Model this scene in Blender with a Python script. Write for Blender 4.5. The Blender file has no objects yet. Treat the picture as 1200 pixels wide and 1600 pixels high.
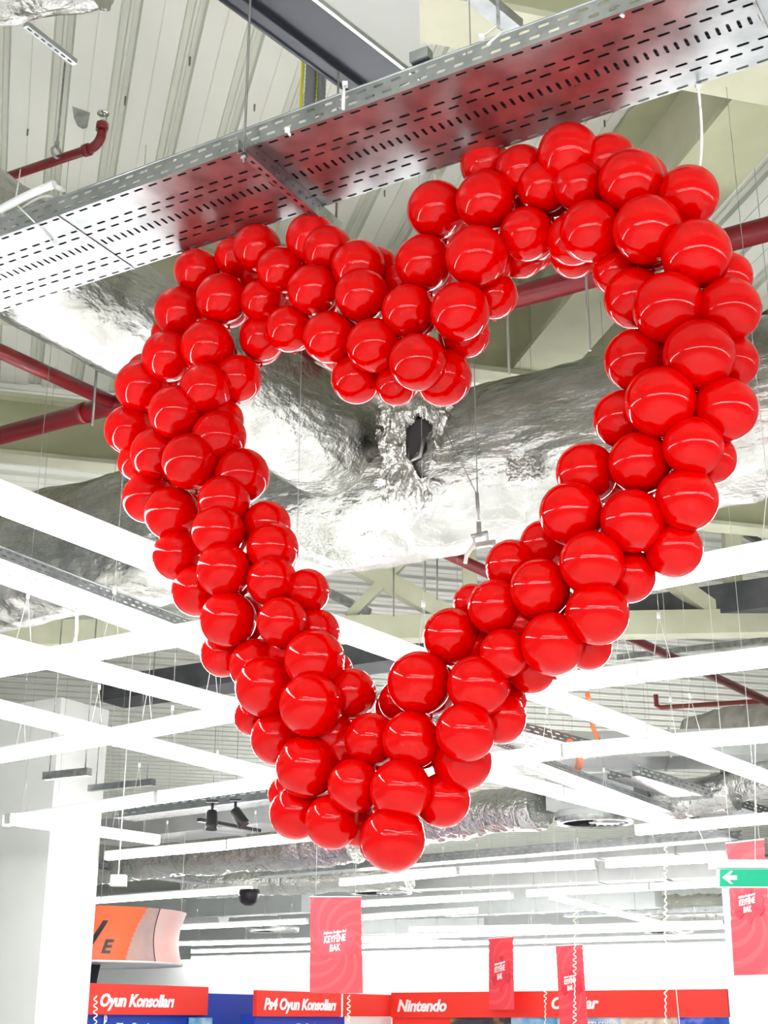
import bpy, bmesh, math, random
from mathutils import Vector, Matrix, noise
from math import sin, cos, pi, atan, radians, sqrt

random.seed(7)
SC = bpy.context.scene
COL = SC.collection

# ------------------------------------------------------------------ camera, added ambient fill, exposure
FPX = 2150.0                              # focal length in pixels of the 1200x1600 frame
PITCH = atan(795.0 / FPX)
CAM = Vector((0, 0, 1.7))
cd = bpy.data.cameras.new('camera'); cam = bpy.data.objects.new('camera', cd); COL.objects.link(cam)
cam.location = CAM; cam.rotation_euler = (pi / 2 + PITCH, 0, 0)
cd.sensor_fit = 'VERTICAL'; cd.sensor_height = 36.0; cd.lens = 36.0 * FPX / 1600.0
cd.clip_start = 0.05; cd.clip_end = 300
SC.camera = cam
W = bpy.data.worlds.new('world'); SC.world = W; W.use_nodes = True
W.node_tree.nodes['Background'].inputs[0].default_value = (0.93, 0.97, 1.0, 1)
W.node_tree.nodes['Background'].inputs[1].default_value = 0.34
SC.view_settings.view_transform = 'Standard'; SC.view_settings.look = 'None'
SC.view_settings.gamma = 1; SC.view_settings.use_curve_mapping = False
SC.view_settings.exposure = 0.47
TUBE_POWER = 27.0

FW = Vector((0, cos(PITCH), sin(PITCH))); UP = Vector((0, -sin(PITCH), cos(PITCH))); RT = Vector((1, 0, 0))
def ray(x, y): return FW + RT * ((x - 600) / FPX) + UP * ((800 - y) / FPX)
def az(x, y, z): d = ray(x, y); return CAM + d * ((z - CAM.z) / d.z)          # point of the sight line at height z
def ay(x, y, Y): d = ray(x, y); return CAM + d * (Y / d.y)                    # point of the sight line at distance Y
def vh(x, y, P0, dr):                                                         # on the vertical plane through P0 along dr
    n = Vector((-dr.y, dr.x, 0)); d = ray(x, y); return CAM + d * ((P0 - CAM).dot(n) / d.dot(n))
def hdir(x): d = ray(x, 1595); d.z = 0; return d.normalized()
U1 = hdir(1915); U2 = Vector((-U1.y, U1.x, 0)); U3 = hdir(-30); U4 = Vector((U3.y, -U3.x, 0)); Z = Vector((0, 0, 1))

# ------------------------------------------------------------------ materials
def mat(name, base=(.8, .8, .8), rough=.5, metal=0.0, emis=None, es=0.0, **kw):
    m = bpy.data.materials.new(name); m.use_nodes = True
    b = m.node_tree.nodes['Principled BSDF']
    b.inputs['Base Color'].default_value = (*base, 1); b.inputs['Roughness'].default_value = rough
    b.inputs['Metallic'].default_value = metal
    if emis: b.inputs['Emission Color'].default_value = (*emis, 1); b.inputs['Emission Strength'].default_value = es
    for k, v in kw.items(): b.inputs[k.replace('_', ' ')].default_value = v
    return m
def nt(m): return m.node_tree.nodes, m.node_tree.links, m.node_tree.nodes['Principled BSDF']
def vary(m, c1, c2, scale=4, detail=4, stretch=(1, 1, 1), lo=.35, hi=.65, rough=None):
    N, L, b = nt(m)
    tc = N.new('ShaderNodeTexCoord'); mp = N.new('ShaderNodeMapping'); mp.inputs['Scale'].default_value = stretch
    nz = N.new('ShaderNodeTexNoise'); nz.inputs['Scale'].default_value = scale; nz.inputs['Detail'].default_value = detail
    cr = N.new('ShaderNodeValToRGB'); cr.color_ramp.elements[0].position = lo; cr.color_ramp.elements[1].position = hi
    cr.color_ramp.elements[0].color = (*c1, 1); cr.color_ramp.elements[1].color = (*c2, 1)
    L.new(tc.outputs['Object'], mp.inputs[0]); L.new(mp.outputs[0], nz.inputs['Vector'])
    L.new(nz.outputs['Fac'], cr.inputs[0]); L.new(cr.outputs[0], b.inputs['Base Color'])
    if rough:
        mr = N.new('ShaderNodeMapRange'); mr.inputs[3].default_value = rough[0]; mr.inputs[4].default_value = rough[1]
        L.new(nz.outputs['Fac'], mr.inputs[0]); L.new(mr.outputs[0], b.inputs['Roughness'])
    return m
def bump(m, scale=20, strength=.3, dist=.01, kind='noise', detail=5, stretch=(1, 1, 1)):
    N, L, b = nt(m)
    tc = N.new('ShaderNodeTexCoord'); mp = N.new('ShaderNodeMapping'); mp.inputs['Scale'].default_value = stretch
    if kind == 'noise':
        t = N.new('ShaderNodeTexNoise'); t.inputs['Detail'].default_value = detail; o = t.outputs['Fac']
    else:
        t = N.new('ShaderNodeTexVoronoi'); t.feature = 'DISTANCE_TO_EDGE'; o = t.outputs['Distance']
    t.inputs['Scale'].default_value = scale
    bp = N.new('ShaderNodeBump'); bp.inputs['Strength'].default_value = strength; bp.inputs['Distance'].default_value = dist
    L.new(tc.outputs['Object'], mp.inputs[0]); L.new(mp.outputs[0], t.inputs['Vector']); L.new(o, bp.inputs['Height'])
    prev = b.inputs['Normal'].links[0].from_socket if b.inputs['Normal'].links else None
    if prev: L.new(prev, bp.inputs['Normal'])
    L.new(bp.outputs[0], b.inputs['Normal'])
    return m
M = {}
M['balloon'] = mat('balloon_latex', (.66, .0, .0), .06, 0, Specular_IOR_Level=.26)
M['balloon'].node_tree.nodes['Principled BSDF'].inputs['Subsurface Weight'].default_value = 0.0
M['galv'] = bump(vary(mat('galvanised_steel', (.5, .52, .53), .3, .95), (.36, .38, .39), (.48, .50, .51), 7, 3, rough=(.24, .36)), 3, .0, .01, detail=2)
M['galvd'] = vary(mat('galvanised_rod', (.4, .41, .41), .4, .9), (.3, .31, .3), (.5, .51, .5), 12)
M['foil'] = bump(bump(vary(mat('duct_foil', (.86, .86, .84), .2, 1.0), (.36, .36, .33), (.50, .50, .48), 3, 4, rough=(.14, .3)), 2.6, .6, .12, detail=9, stretch=(1, 1, 2.6)), 26, .45, .02, detail=8, stretch=(1, 1, .4))
M['foilrough'] = bump(bump(mat('crumpled_foil', (.62, .62, .59), .2, 1.0), 11, .8, .06), 30, .6, .02)
M['grey_cloth'] = bump(vary(mat('grey_lagging', (.42, .42, .37), .75, .2), (.36, .36, .31), (.5, .5, .45), 5), 25, .3, .01)
M['roof'] = vary(mat('roof_sheet', (.72, .73, .66), .45, .0), (.68, .69, .62), (.77, .78, .71), .8, 3, (1, .2, 1))
M['seam'] = mat('roof_groove_shade', (.60, .62, .54), .5)  # recess shade put into the colour: groove faces darker than the pans
M['cream'] = vary(mat('cream_steel', (.56, .57, .41), .5), (.52, .53, .38), (.60, .61, .46), 2, 4)
M['sage'] = vary(mat('sage_steel', (.40, .42, .27), .5), (.37, .39, .25), (.43, .45, .30), 2, 4)
M['olive'] = vary(mat('olive_steel', (.40, .41, .26), .55), (.37, .38, .24), (.44, .45, .29), 2, 4)
M['pipe'] = vary(mat('fire_pipe_red', (.2, .01, .015), .3), (.17, .008, .012), (.24, .012, .018), 3)
M['pipefar'] = mat('pipe_brown_red', (.28, .05, .04), .45)
M['dark'] = mat('dark_grey_sheet', (.055, .06, .075), .35, .3)
M['darkduct'] = vary(mat('dark_duct', (.07, .075, .08), .5, .2), (.05, .055, .06), (.1, .1, .11), 2)
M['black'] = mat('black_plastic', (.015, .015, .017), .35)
M['white'] = mat('white_enamel', (.82, .83, .81), .35)
M['wallw'] = vary(mat('white_wall_paint', (.93, .94, .94), .6), (.91, .93, .93), (.95, .96, .96), .6)
M['column'] = vary(mat('column_paint', (.9, .91, .89), .6), (.88, .89, .87), (.92, .93, .91), .8)
M['floor'] = vary(mat('pale_floor_tile', (.82, .83, .84), .25), (.79, .8, .81), (.85, .86, .87), .5)
M['lamp'] = mat('lamp_diffuser', (1, 1, 1), .4, 0, (1.0, .99, .975), TUBE_POWER)
M['zip'] = mat('white_nylon', (.85, .86, .82), .4)
M['wire'] = mat('steel_wire', (.22, .22, .2), .4, .7)
M['conduit'] = mat('grey_conduit', (.2, .21, .22), .5)
M['yellow'] = mat('yellow_cable', (.75, .7, .03), .45)
M['orange_c'] = mat('orange_cable', (.8, .16, .04), .5)
M['chrome'] = mat('chrome', (.8, .8, .8), .12, 1)
M['signred'] = mat('sign_red', (.86, .035, .02), .4)
M['textw'] = mat('lettering_white', (.92, .92, .92), .5)
M['blue'] = mat('panel_blue', (.0, .05, .42), .4)
M['green'] = mat('exit_green', (.0, .45, .24), .4)
M['orange'] = mat('drum_orange', (.9, .13, .04), .5)
M['drumgrey'] = vary(mat('drum_grey', (.42, .3, .28), .5), (.36, .27, .26), (.5, .33, .3), 2)
M['drumpink'] = vary(mat('drum_pink', (.72, .45, .42), .5), (.66, .5, .48), (.8, .42, .36), 1.5)
M['ribbon'] = mat('ribbon_cream', (.85, .78, .66), .5)
M['rectduct'] = vary(mat('sheet_duct', (.55, .57, .57), .4, .55), (.5, .52, .52), (.6, .62, .62), 1.2)
M['ductgrey'] = vary(mat('matt_sheet_duct', (.48, .5, .5), .5, .1), (.44, .46, .46), (.52, .54, .54), 1.2)

# ------------------------------------------------------------------ mesh helpers
class MB:
    def __init__(s): s.v = []; s.f = []; s.m = []; s.sm = []
    def add(s, vs, fs, mi=0, smooth=False):
        n = len(s.v); s.v += [Vector(v) for v in vs]
        for f in fs: s.f.append([n + i for i in f]); s.m.append(mi); s.sm.append(smooth)
        return s
    def box(s, o, ex, ey, ez, mi=0):          # o = corner, ex/ey/ez full edge vectors
        o = Vector(o); P = [o, o + ex, o + ex + ey, o + ey]; P += [p + ez for p in P]
        return s.add(P, [(0, 3, 2, 1), (4, 5, 6, 7), (0, 1, 5, 4), (1, 2, 6, 5), (2, 3, 7, 6), (3, 0, 4, 7)], mi)
    def bar(s, a, b, w, h, mi=0, up=None):    # a,b = centre-line ends, w across, h in up direction
        a = Vector(a); b = Vector(b); d = (b - a); up = Vector(up) if up else Z
        sd = d.cross(up)
        if sd.length < 1e-6: sd = Vector((1, 0, 0))
        sd.normalize(); u = sd.cross(d).normalized()
        return s.box(a - sd * w / 2 - u * h / 2, d, sd * w, u * h, mi)
    def tube(s, pts, r, n=12, mi=0, cap=True, smooth=True):
        pts = [Vector(p) for p in pts]; rr = r if isinstance(r, (list, tuple)) else [r] * len(pts)
        vs = []; up = Vector((0.03, 0.05, 1))
        for i, p in enumerate(pts):
            t = (pts[min(i + 1, len(pts) - 1)] - pts[max(i - 1, 0)])
            if t.length < 1e-9: t = Z.copy()
            t.normalize(); a = t.cross(up)
            if a.length < .06: a = t.cross(Vector((1, 0, 0)))
            a.normalize(); b = a.cross(t)
            for k in range(n):
                th = 2 * pi * k / n; vs.append(p + (a * cos(th) + b * sin(th)) * rr[i])
        fs = [(i * n + k, i * n + (k + 1) % n, (i + 1) * n + (k + 1) % n, (i + 1) * n + k) for i in range(len(pts) - 1) for k in range(n)]
        s.add(vs, fs, mi, smooth)
        if cap:
            s.add(vs[:n], [list(range(n))[::-1]], mi); s.add(vs[-n:], [list(range(n))], mi)
        return s
    def lathe(s, o, axis, prof, n=24, mi=0):   # prof = [(r, h)]
        o = Vector(o); axis = Vector(axis).normalized(); a = axis.orthogonal().normalized(); b = axis.cross(a); vs = []
        for r, h in prof:
            for k in range(n):
                th = 2 * pi * k / n; vs.append(o + axis * h + (a * cos(th) + b * sin(th)) * r)
        return s.add(vs, [(i * n + k, i * n + (k + 1) % n, (i + 1) * n + (k + 1) % n, (i + 1) * n + k) for i in range(len(prof) - 1) for k in range(n)], mi, True)
    def extr(s, poly, nrm, t, mi=0):           # polygon (3-D points) given thickness t along nrm
        n = len(poly); nrm = Vector(nrm); P = [Vector(p) for p in poly]; Q = [p + nrm * t for p in P]
        s.add(P + Q, [list(range(n))[::-1], list(range(n, 2 * n))] + [(i, (i + 1) % n, n + (i + 1) % n, n + i) for i in range(n)], mi)
        return s
    def build(s, name, mats, parent=None, origin=None, fix=True):
        if not isinstance(mats, (list, tuple)): mats = [mats]
        if parent is not None: org = parent.matrix_basis.translation.copy() if parent.parent is None else parent.matrix_basis.translation + parent.parent.matrix_basis.translation
        elif origin is not None: org = Vector(origin)
        else:
            xs = [v.x for v in s.v]; ys = [v.y for v in s.v]; zs = [v.z for v in s.v]
            org = Vector(((min(xs) + max(xs)) / 2, (min(ys) + max(ys)) / 2, min(zs)))
        me = bpy.data.meshes.new(name); me.from_pydata([v - org for v in s.v], [], s.f)
        for m in mats: me.materials.append(m)
        for p, mi, sm in zip(me.polygons, s.m, s.sm): p.material_index = mi; p.use_smooth = sm
        if fix:
            bm = bmesh.new(); bm.from_mesh(me); bmesh.ops.remove_doubles(bm, verts=bm.verts, dist=1e-5)
            bmesh.ops.recalc_face_normals(bm, faces=bm.faces); bm.to_mesh(me); bm.free()
        o = bpy.data.objects.new(name, me); COL.objects.link(o)
        if parent is not None: o.parent = parent
        else: o.location = org
        return o
def tag(o, label=None, cat=None, group=None, kind=None):
    if label: o['label'] = label
    if cat: o['category'] = cat
    if group: o['group'] = group
    if kind: o['kind'] = kind
    return o
def thing(name, loc, label, cat, group=None):
    o = bpy.data.objects.new(name, None); COL.objects.link(o); o.location = Vector(loc); o.empty_display_size = .1
    return tag(o, label, cat, group)
def bez(p0, p1, p2, p3, n=14):
    return [p0 * (1 - t) ** 3 + p1 * 3 * t * (1 - t) ** 2 + p2 * 3 * t * t * (1 - t) + p3 * t ** 3 for t in [i / n for i in range(n + 1)]]
def text_mb(s, org, ex, ey, width=None, height=None, shear=0, bold=.012, thick=.006, mi=0, align='L', squeeze=1):
    """writing laid on the plane org + ex, ey (unit vectors), fitted to width / cap height"""
    c = bpy.data.curves.new('t', 'FONT'); c.body = s; c.size = 1; c.shear = shear; c.space_character = .97; c.offset = bold; c.fill_mode = 'FRONT'; c.resolution_u = 3
    ob = bpy.data.objects.new('t', c); COL.objects.link(ob)
    dg = bpy.context.evaluated_depsgraph_get(); dg.update()
    me = bpy.data.meshes.new_from_object(ob.evaluated_get(dg))
    vs = [v.co.copy() for v in me.vertices]; fs = [list(p.vertices) for p in me.polygons]
    bpy.data.objects.remove(ob); bpy.data.curves.remove(c)
    x0 = min(v.x for v in vs); x1 = max(v.x for v in vs)
    sy = height / .72; sx = (width / (x1 - x0)) if width else sy * squeeze
    n = ex.cross(ey).normalized(); mb = MB()
    off = -x0 * sx if align == 'L' else -(x0 + x1) / 2 * sx
    P = [org + ex * (v.x * sx + off) + ey * (v.y * sy) for v in vs]
    mb.add([p + n * thick for p in P], fs, mi)
    ed = {}
    for f in fs:
        for a, b in zip(f, f[1:] + f[:1]): ed[(a, b)] = 1
    side = []
    for (a, b) in ed:
        if (b, a) not in ed: side.append((a, b, len(P) + b, len(P) + a))
    mb.add([p + n * thick for p in P] + P, side, mi)
    return mb

# ------------------------------------------------------------------ the setting: floor, walls, roof
mb = MB(); mb.box(Vector((-60, -12, -.1)), Vector((130, 0, 0)), Vector((0, 130, 0)), Vector((0, 0, .1)))
tag(mb.build('floor', M['floor']), kind='structure')
bw = ay(600, 1520, 72)
mb = MB(); mb.box(Vector((bw.x, bw.y, 0)) - U2 * 60, U2 * 110, -Vector((-U2.y, U2.x, 0)) * .2, Z * 8.5)
tag(mb.build('wall_back', M['wallw']), kind='structure')
pw_ = ay(600, 1491, 47)                    # lower white partition above the game displays
mb = MB(); mb.box(Vector((pw_.x, pw_.y, 0)) - U2 * 30, U2 * 75, -Vector((-U2.y, U2.x, 0)) * .2, Z * pw_.z)
tag(mb.build('wall_rear', M['wallw']), kind='structure')
ROOF = 8.5
def roof(name, c, along, across, L0, L1, W0, W1, pitch=.45, parts=None):
    """trapezoidal deck: flat pans with a double groove each pitch"""
    mb = MB(); prof = []
    k0 = int(W0 / pitch); k1 = int(W1 / pitch)
    sec = [(0, 0), (.30, 0), (.315, .045), (.36, .045), (.37, .03), (.39, .03), (.40, .045), (.435, .045), (.45, 0)]
    sc_ = pitch / .45
    for k in range(k0, k1):
        pts = [(k * pitch + x * sc_, z) for x, z in sec]
        for i, ((xa, za), (xb, zb)) in enumerate(zip(pts, pts[1:])):
            P = [c + across * xa + along * L0 + Z * za, c + across * xb + along * L0 + Z * zb, c + across * xb + along * L1 + Z * zb, c + across * xa + along * L1 + Z * za]
            mb.add(P, [(0, 1, 2, 3)], 0 if i == 0 else 1)
        # seam lip in the pan
        x = k * pitch + .15 * sc_
        mb.box(c + across * x + along * L0 - Z * .006, across * .006, along * (L1 - L0), Z * .006, 1)
    return mb
c0 = Vector((0, 0, ROOF))
rf = tag(roof('ceiling', c0, U3, U4, -3, 14.8, -16, 16).build('ceiling', [M['roof'], M['seam']], fix=False), kind='structure')
rb = tag(roof('ceiling', c0 + Z * .12, U4, U3, -40, 70, 14.9, 96, .6).build('ceiling', [M['roof'], M['seam']], fix=False), kind='structure')
for (x, y) in ((128 / 3, 635 / 3), (585 / 3, 493 / 3), (888 / 3, 308 / 3), (1192 / 3, 520 / 3), (402 + 199, 307), (960, 175), (945, 198), (1000, 226)):
    p = az(x, y, ROOF - .06)
    b = MB(); b.tube([p, p + Z * .08], .008, 6); b.build('roof_screw', M['wire'], rf)

# cream and olive roof beams ------------------------------------------------
def ibeam(a, b, h, w, web='olive', fl='cream', tf=.05):
    mb = MB(); mb.bar(a + Z * tf / 2, b + Z * tf / 2, w, tf, 1); mb.bar(a + Z * h / 2, b + Z * h / 2, .03, h - tf * 2, 0); mb.bar(a + Z * (h - tf / 2), b + Z * (h - tf / 2), w, tf, 1)
    return mb, [M[web], M[fl]]
def beam(name, a, b, h, w, label, **k):
    mb, ms = ibeam(a, b, h, w, **k); o = mb.build(name, ms); return tag(o, label, 'beam')
# raking beam at upper right: crease (1163,113)-(1057,260), lower edge (1200,233)-(1103,347)
pA = az(1057, 262, 7.5); pB = az(1103, 347, 7.5)
cm = (pA + pB) / 2; wd = abs((pB - pA).dot(U4))
beam('roof_beam', cm - U3 * 5.5, cm + U3 * 3.3, .98, max(.3, wd), 'wide sage steel beam with lightened web crossing above the right lobe of the balloon heart', web='cream', fl='sage')  # web coloured lighter to offset its shade; the beam is one tone
# cross beam inside the heart
pc = az(750, 588, 7.45)
beam('roof_beam', pc - U4 * 9, pc + U4 * 9, 1.02, .28, 'deep olive beam behind the top notch of the heart, above the foil duct')
pc = az(100, 725, 7.6)
beam('roof_beam', pc - U4 * 6, pc + U4 * 9, .75, .3, 'cream edged olive beam at left, under the ribbed roof and above the grey lagged duct')
pc = az(690, 34, 7.45)
beam('roof_beam', pc - U4 * 1.2, pc + U4 * 6, 1.0, .42, 'olive beam with pale flange at the very top, right of the white plenum box')

# truss beyond the heart ----------------------------------------------------
YT = 18.5
tr = thing('roof_truss', ay(800, 993, YT), 'cream steel roof truss running behind the lower half of the heart', 'truss')
def tb(name, a, b, w, dp=.25, m='cream', ear=None):
    A = ay(a[0], a[1], YT); B = ay(b[0], b[1], YT); mb = MB()
    mb.bar(A, B, dp, w * YT / 2292.0, 0, up=(B - A).cross(Vector((0, 1, 0))))
    return mb.build(name, M[m], tr)
tb('bottom_chord', (-120, 995), (1400, 970), 42, .3)
tb('post', (1138, 700), (1146, 955), 27)
tb('post', (731, 800), (735, 955), 24)
tb('post', (62, 940), (64, 1000), 14); tb('post', (88, 940), (90, 1000), 12)
tb('diagonal', (500, 850), (705, 965), 30)
tb('diagonal', (1010, 880), (1120, 958), 26)
tb('diagonal', (660, 845), (545, 965), 17, .15)
tb('diagonal', (1200, 800), (1085, 905), 5, .05)
tb('angle_brace', (505, 922), (578, 958), 13, .12, 'galvd')
tb('angle_brace', (1090, 795), (1215, 862), 9, .1, 'darkduct')
for x, y0, y1 in ((615, 860, 963), (664, 855, 925), (683, 855, 938)):
    a = ay(x, y0 - 60, YT - .4); b = ay(x, y1, YT - .4); MB().tube([a, b], .012, 6).build('hanger_rod', M['wire'], tr)

# ------------------------------------------------------------------ perforated cable trays
def perf(mb, o, ex, ey, L, rows, mi=0):
    """flat strip from o along ex with rows [(v0, v1, pitch, slot_len, slot_w, shift, across)], real holes"""
    for v0, v1, p, sl, sw, sh, acr in rows:
        n = int(L / p); vm = (v0 + v1) / 2
        for k in range(n):
            x0 = k * p + sh; x1 = x0 + p
            if sl is None:
                mb.add([o + ex * a + ey * b for a, b in ((x0, v0), (x1, v0), (x1, v1), (x0, v1))], [(0, 1, 2, 3)], mi); continue
            xc = (x0 + x1) / 2
            if acr: hx, hy = sw / 2, sl / 2
            else: hx, hy = sl / 2, sw / 2
            c = min(hx, hy) * .65
            inn = [(-hx, -hy + c), (-hx + c, -hy), (hx - c, -hy), (hx, -hy + c), (hx, hy - c), (hx - c, hy), (-hx + c, hy), (-hx, hy - c)]
            out = [(x0, vm + inn[0][1]), (xc + inn[1][0], v0), (xc + inn[2][0], v0), (x1, vm + inn[3][1]), (x1, vm + inn[4][1]), (xc + inn[5][0], v1), (xc + inn[6][0], v1), (x0, vm + inn[7][1])]
            P = [o + ex * (xc + a) + ey * (vm + b) for a, b in inn] + [o + ex * a + ey * b for a, b in out]
            fs = [(8 + i, 8 + (i + 1) % 8, (i + 1) % 8, i) for i in range(8)]
            # corner fills
            P += [o + ex * a + ey * b for a, b in ((x0, v0), (x1, v0), (x1, v1), (x0, v1))]
            fs += [(16, 9, 8), (10, 17, 11), (12, 18, 13), (14, 19, 15)]
            mb.add(P, fs, mi)
def tray(a, dr, sd, L, w, flange, label, pitch=.088, fine=True, cat='cable tray', fh=None):
    """a = start of near bottom edge, dr along, sd horizontally towards the far edge"""
    root = thing('cable_tray', a + dr * L / 2, label, cat)
    p = pitch; k = w / .6
    rows = []
    lay = [(.00, .045, 1), (.045, .13, 0), (.13, .185, 1), (.185, .24, 2), (.24, .27, 0), (.27, .345, 3), (.345, .41, 0), (.41, .465, 2), (.465, .52, 1), (.52, .565, 0), (.565, .60, 1)]
    for v0, v1, t in lay:
        v0 *= k; v1 *= k
        if t == 0: rows.append((v0, v1, L / 2 - 1e-4, None, 0, 0, False))
        elif t == 1: rows.append((v0, v1, p, p * .6, .0145 * k, 0, False))
        elif t == 2: rows.append((v0, v1, p, p * .6, .0145 * k, p / 2, False))
        else: rows.append((v0, v1, p / 2, (v1 - v0) * .72, .0145 * k, 0, True))
    mb = MB(); perf(mb, a, dr, sd, L, rows)
    o = mb.build('base_plate', M['galv'], root)
    md = o.modifiers.new('s', 'SOLIDIFY'); md.thickness = .002; md.offset = 0
    fh = flange
    for side, org in (('near', a), ('far', a + sd * w)):
        mb = MB()
        perf(mb, org, dr, Z, L, [(0, fh * .14, L / 2 - 1e-4, None, 0, 0, False), (fh * .14, fh * .46, p, p * .56, fh * .14, 0, False), (fh * .46, fh * .56, L / 2 - 1e-4, None, 0, 0, False),
                                 (fh * .56, fh * .88, p, p * .56, fh * .14, p / 2, False), (fh * .88, fh, L / 2 - 1e-4, None, 0, 0, False)])
        mb.tube([org + Z * fh, org + dr * L + Z * fh], .005, 6)
        o = mb.build('side_rail', M['galv'], root); md = o.modifiers.new('s', 'SOLIDIFY'); md.thickness = .002; md.offset = 0
    return root
ZT = 5.5
a0 = az(500, 189, ZT); a1 = az(600, 292, ZT); FAR = Vector((U1.x, U1.y, 0))
WT = (a1 - a0).dot(FAR); HN = FAR                                  # tray width across
start = az(500, 189, ZT); start = start - U2 * 4.0
t1 = tray(start, U2, FAR, 10.5, WT, .105, 'large galvanised perforated cable tray crossing above the balloon heart')
# short joint plates on the tray
for (x, y) in ((95, 340), (1180, 0)):
    p = az(x, y, ZT - .004); q = p - FAR * ((p - a0).dot(FAR))
    MB().box(Vector((q.x, q.y, ZT - .006)), U2 * .012, FAR * WT, Z * .003).build('joint_strip', M['galvd'], t1)
# black cables added inside the tray so its slots look dark
for i in range(13):
    off = .04 + i * (WT - .08) / 12; r = random.choice((.018, .022, .026))
    pts = [start + U2 * s + FAR * (off + .008 * sin(s * 2 + i)) + Z * (.006 + r) for s in [j * .5 for j in range(21)]]
    o = MB().tube(pts, r, 8).build('added_black_cable', M['black'])
    tag(o, 'black cable added in the large perforated tray to darken its slots', 'cable', 'black cables added to darken the large tray slots')

# trapeze bracket under the tray
pn = az(378, 222, ZT - .002); pf = az(572, 366, ZT - .085)
br = thing('tray_bracket', pn, 'galvanised channel bracket with hanger rods carrying the large cable tray above the heart left lobe', 'bracket')
q0 = Vector((pn.x, pn.y, ZT - .085)) - FAR * .03; Lb = (pf - q0).dot(FAR)
mb = MB()
perf(mb, q0, FAR, Z, Lb, [(0, .082, .06, .012, .012, 0, False)])
perf(mb, q0, FAR, U2 * -1, Lb, [(0, .045, .06, .03, .012, 0, False)])
perf(mb, q0 - U2 * .045, FAR, Z, Lb, [(0, .082, .06, .012, .012, 0, False)])
o = mb.build('channel', M['galv'], br); md = o.modifiers.new('s', 'SOLIDIFY'); md.thickness = .003
for s in (.02, Lb - .06):
    p = q0 + FAR * s - U2 * .022
    MB().tube([Vector((p.x, p.y, ZT - .13)), Vector((p.x, p.y, ROOF))], .006, 8).build('hanger_rod', M['wire'], br)
    MB().lathe(Vector((p.x, p.y, ZT - .105)), Z, [(0, 0), (.016, 0), (.016, .016), (0, .016)], 6).build('nut', M['galvd'], br)

# second tray at left-middle, running away to the right
a2 = az(0, 872, 4.75); w2 = (az(120, 955, 4.75) - a2).dot(U2)
t2 = tray(a2 - U1 * 3, U1, U2, 20, w2, .085, 'white lit perforated cable tray passing behind the lower left of the heart')

# ------------------------------------------------------------------ insulated ducts
def duct(name, a, b, R, label, mat_='foil', seed=0, amp=.03, sag=.0, nl=None, n=72, flat=1.0, cat='duct', band=1.25, group=None, flare=0):
    a = Vector(a); b = Vector(b); d = b - a; L = d.length; d.normalize(); sd = d.cross(Z).normalized(); up = sd.cross(d)
    nl = nl or max(12, int(L / .05)); vs = []
    for i in range(nl + 1):
        s = L * i / nl
        for k in range(n):
            th = 2 * pi * k / n; dirv = sd * cos(th) + up * sin(th) * flat
            fl = flare * math.exp(-(s / 2.6) ** 2); Rs = R * (1 + fl); base = a + d * s + up * (R * fl * .9)
            pn = base + dirv * Rs
            q = Vector((pn.x * 1.3 + seed, pn.y * 1.3, pn.z * 2.6))
            f = noise.noise(q * .9) * amp * 1.3
            # fine creases running along diagonal folds
            qq = Vector((s * 1.2 + seed * 3, th * 2.1, 0)); f += (abs(noise.noise(qq * 2.2)) - .25) * amp * 1.3
            f += noise.noise(Vector((s * 7, th * 3.5, seed + 5))) * amp * .45
            if sin(th) < 0: f += -sin(th) * sag * (.6 + .5 * sin(s * 2.3 + seed))
            bd = (s % band); 
            if bd < .1: f -= amp * .25
            vs.append(base + dirv * (Rs + f))
    mb = MB(); mb.add(vs, [(i * n + k, i * n + (k + 1) % n, (i + 1) * n + (k + 1) % n, (i + 1) * n + k) for i in range(nl) for k in range(n)], 0, True)
    mb.add(vs[:n], [list(range(n))]); mb.add(vs[-n:], [list(range(n))])
    o = mb.build(name, M[mat_]); return tag(o, label, cat, group)
# main duct B: silhouette top through (800,588), bottom through (700,858), along U2
def fit_cyl(dr, top, bot, zc):
    """cylinder along dr, axis height zc, touching the sight lines top and bot; returns axis point, radius"""
    n = Vector((-dr.y, dr.x, 0));
    def ang(p): d = ray(*p); return math.atan2(d.z, abs(d.dot(n)))
    a, b = ang(top), ang(bot); s = 1 if ray(*top).dot(n) > 0 else -1
    m = (a + b) / 2; D = (zc - CAM.z) / sin(m); R = D * sin((a - b) / 2)
    c = CAM + n * s * D * cos(m); return Vector((c.x, c.y, zc)), R
cB, RB = fit_cyl(U2, (800, 588), (700, 858), 6.35)
print('ductB', cB, RB)
duct('foil_duct', cB - U2 * 4.5, cB + U2 * 13, RB, 'big silver foil wrapped air duct seen through the middle of the heart', seed=3, amp=.026, sag=.06)
cA, RA = fit_cyl(U1, (40, 292), (185, 592), 6.45)
print('ductA', cA, RA)
sB = (cB - cA).dot(U1)
duct('foil_duct', cA + U1 * (sB - RB * .2) , cA - U1 * 3.2, RA, 'silver foil branch duct running left from the torn joint, above the cable tray left end', seed=11, amp=.018, sag=.03, flare=.36)
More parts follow.
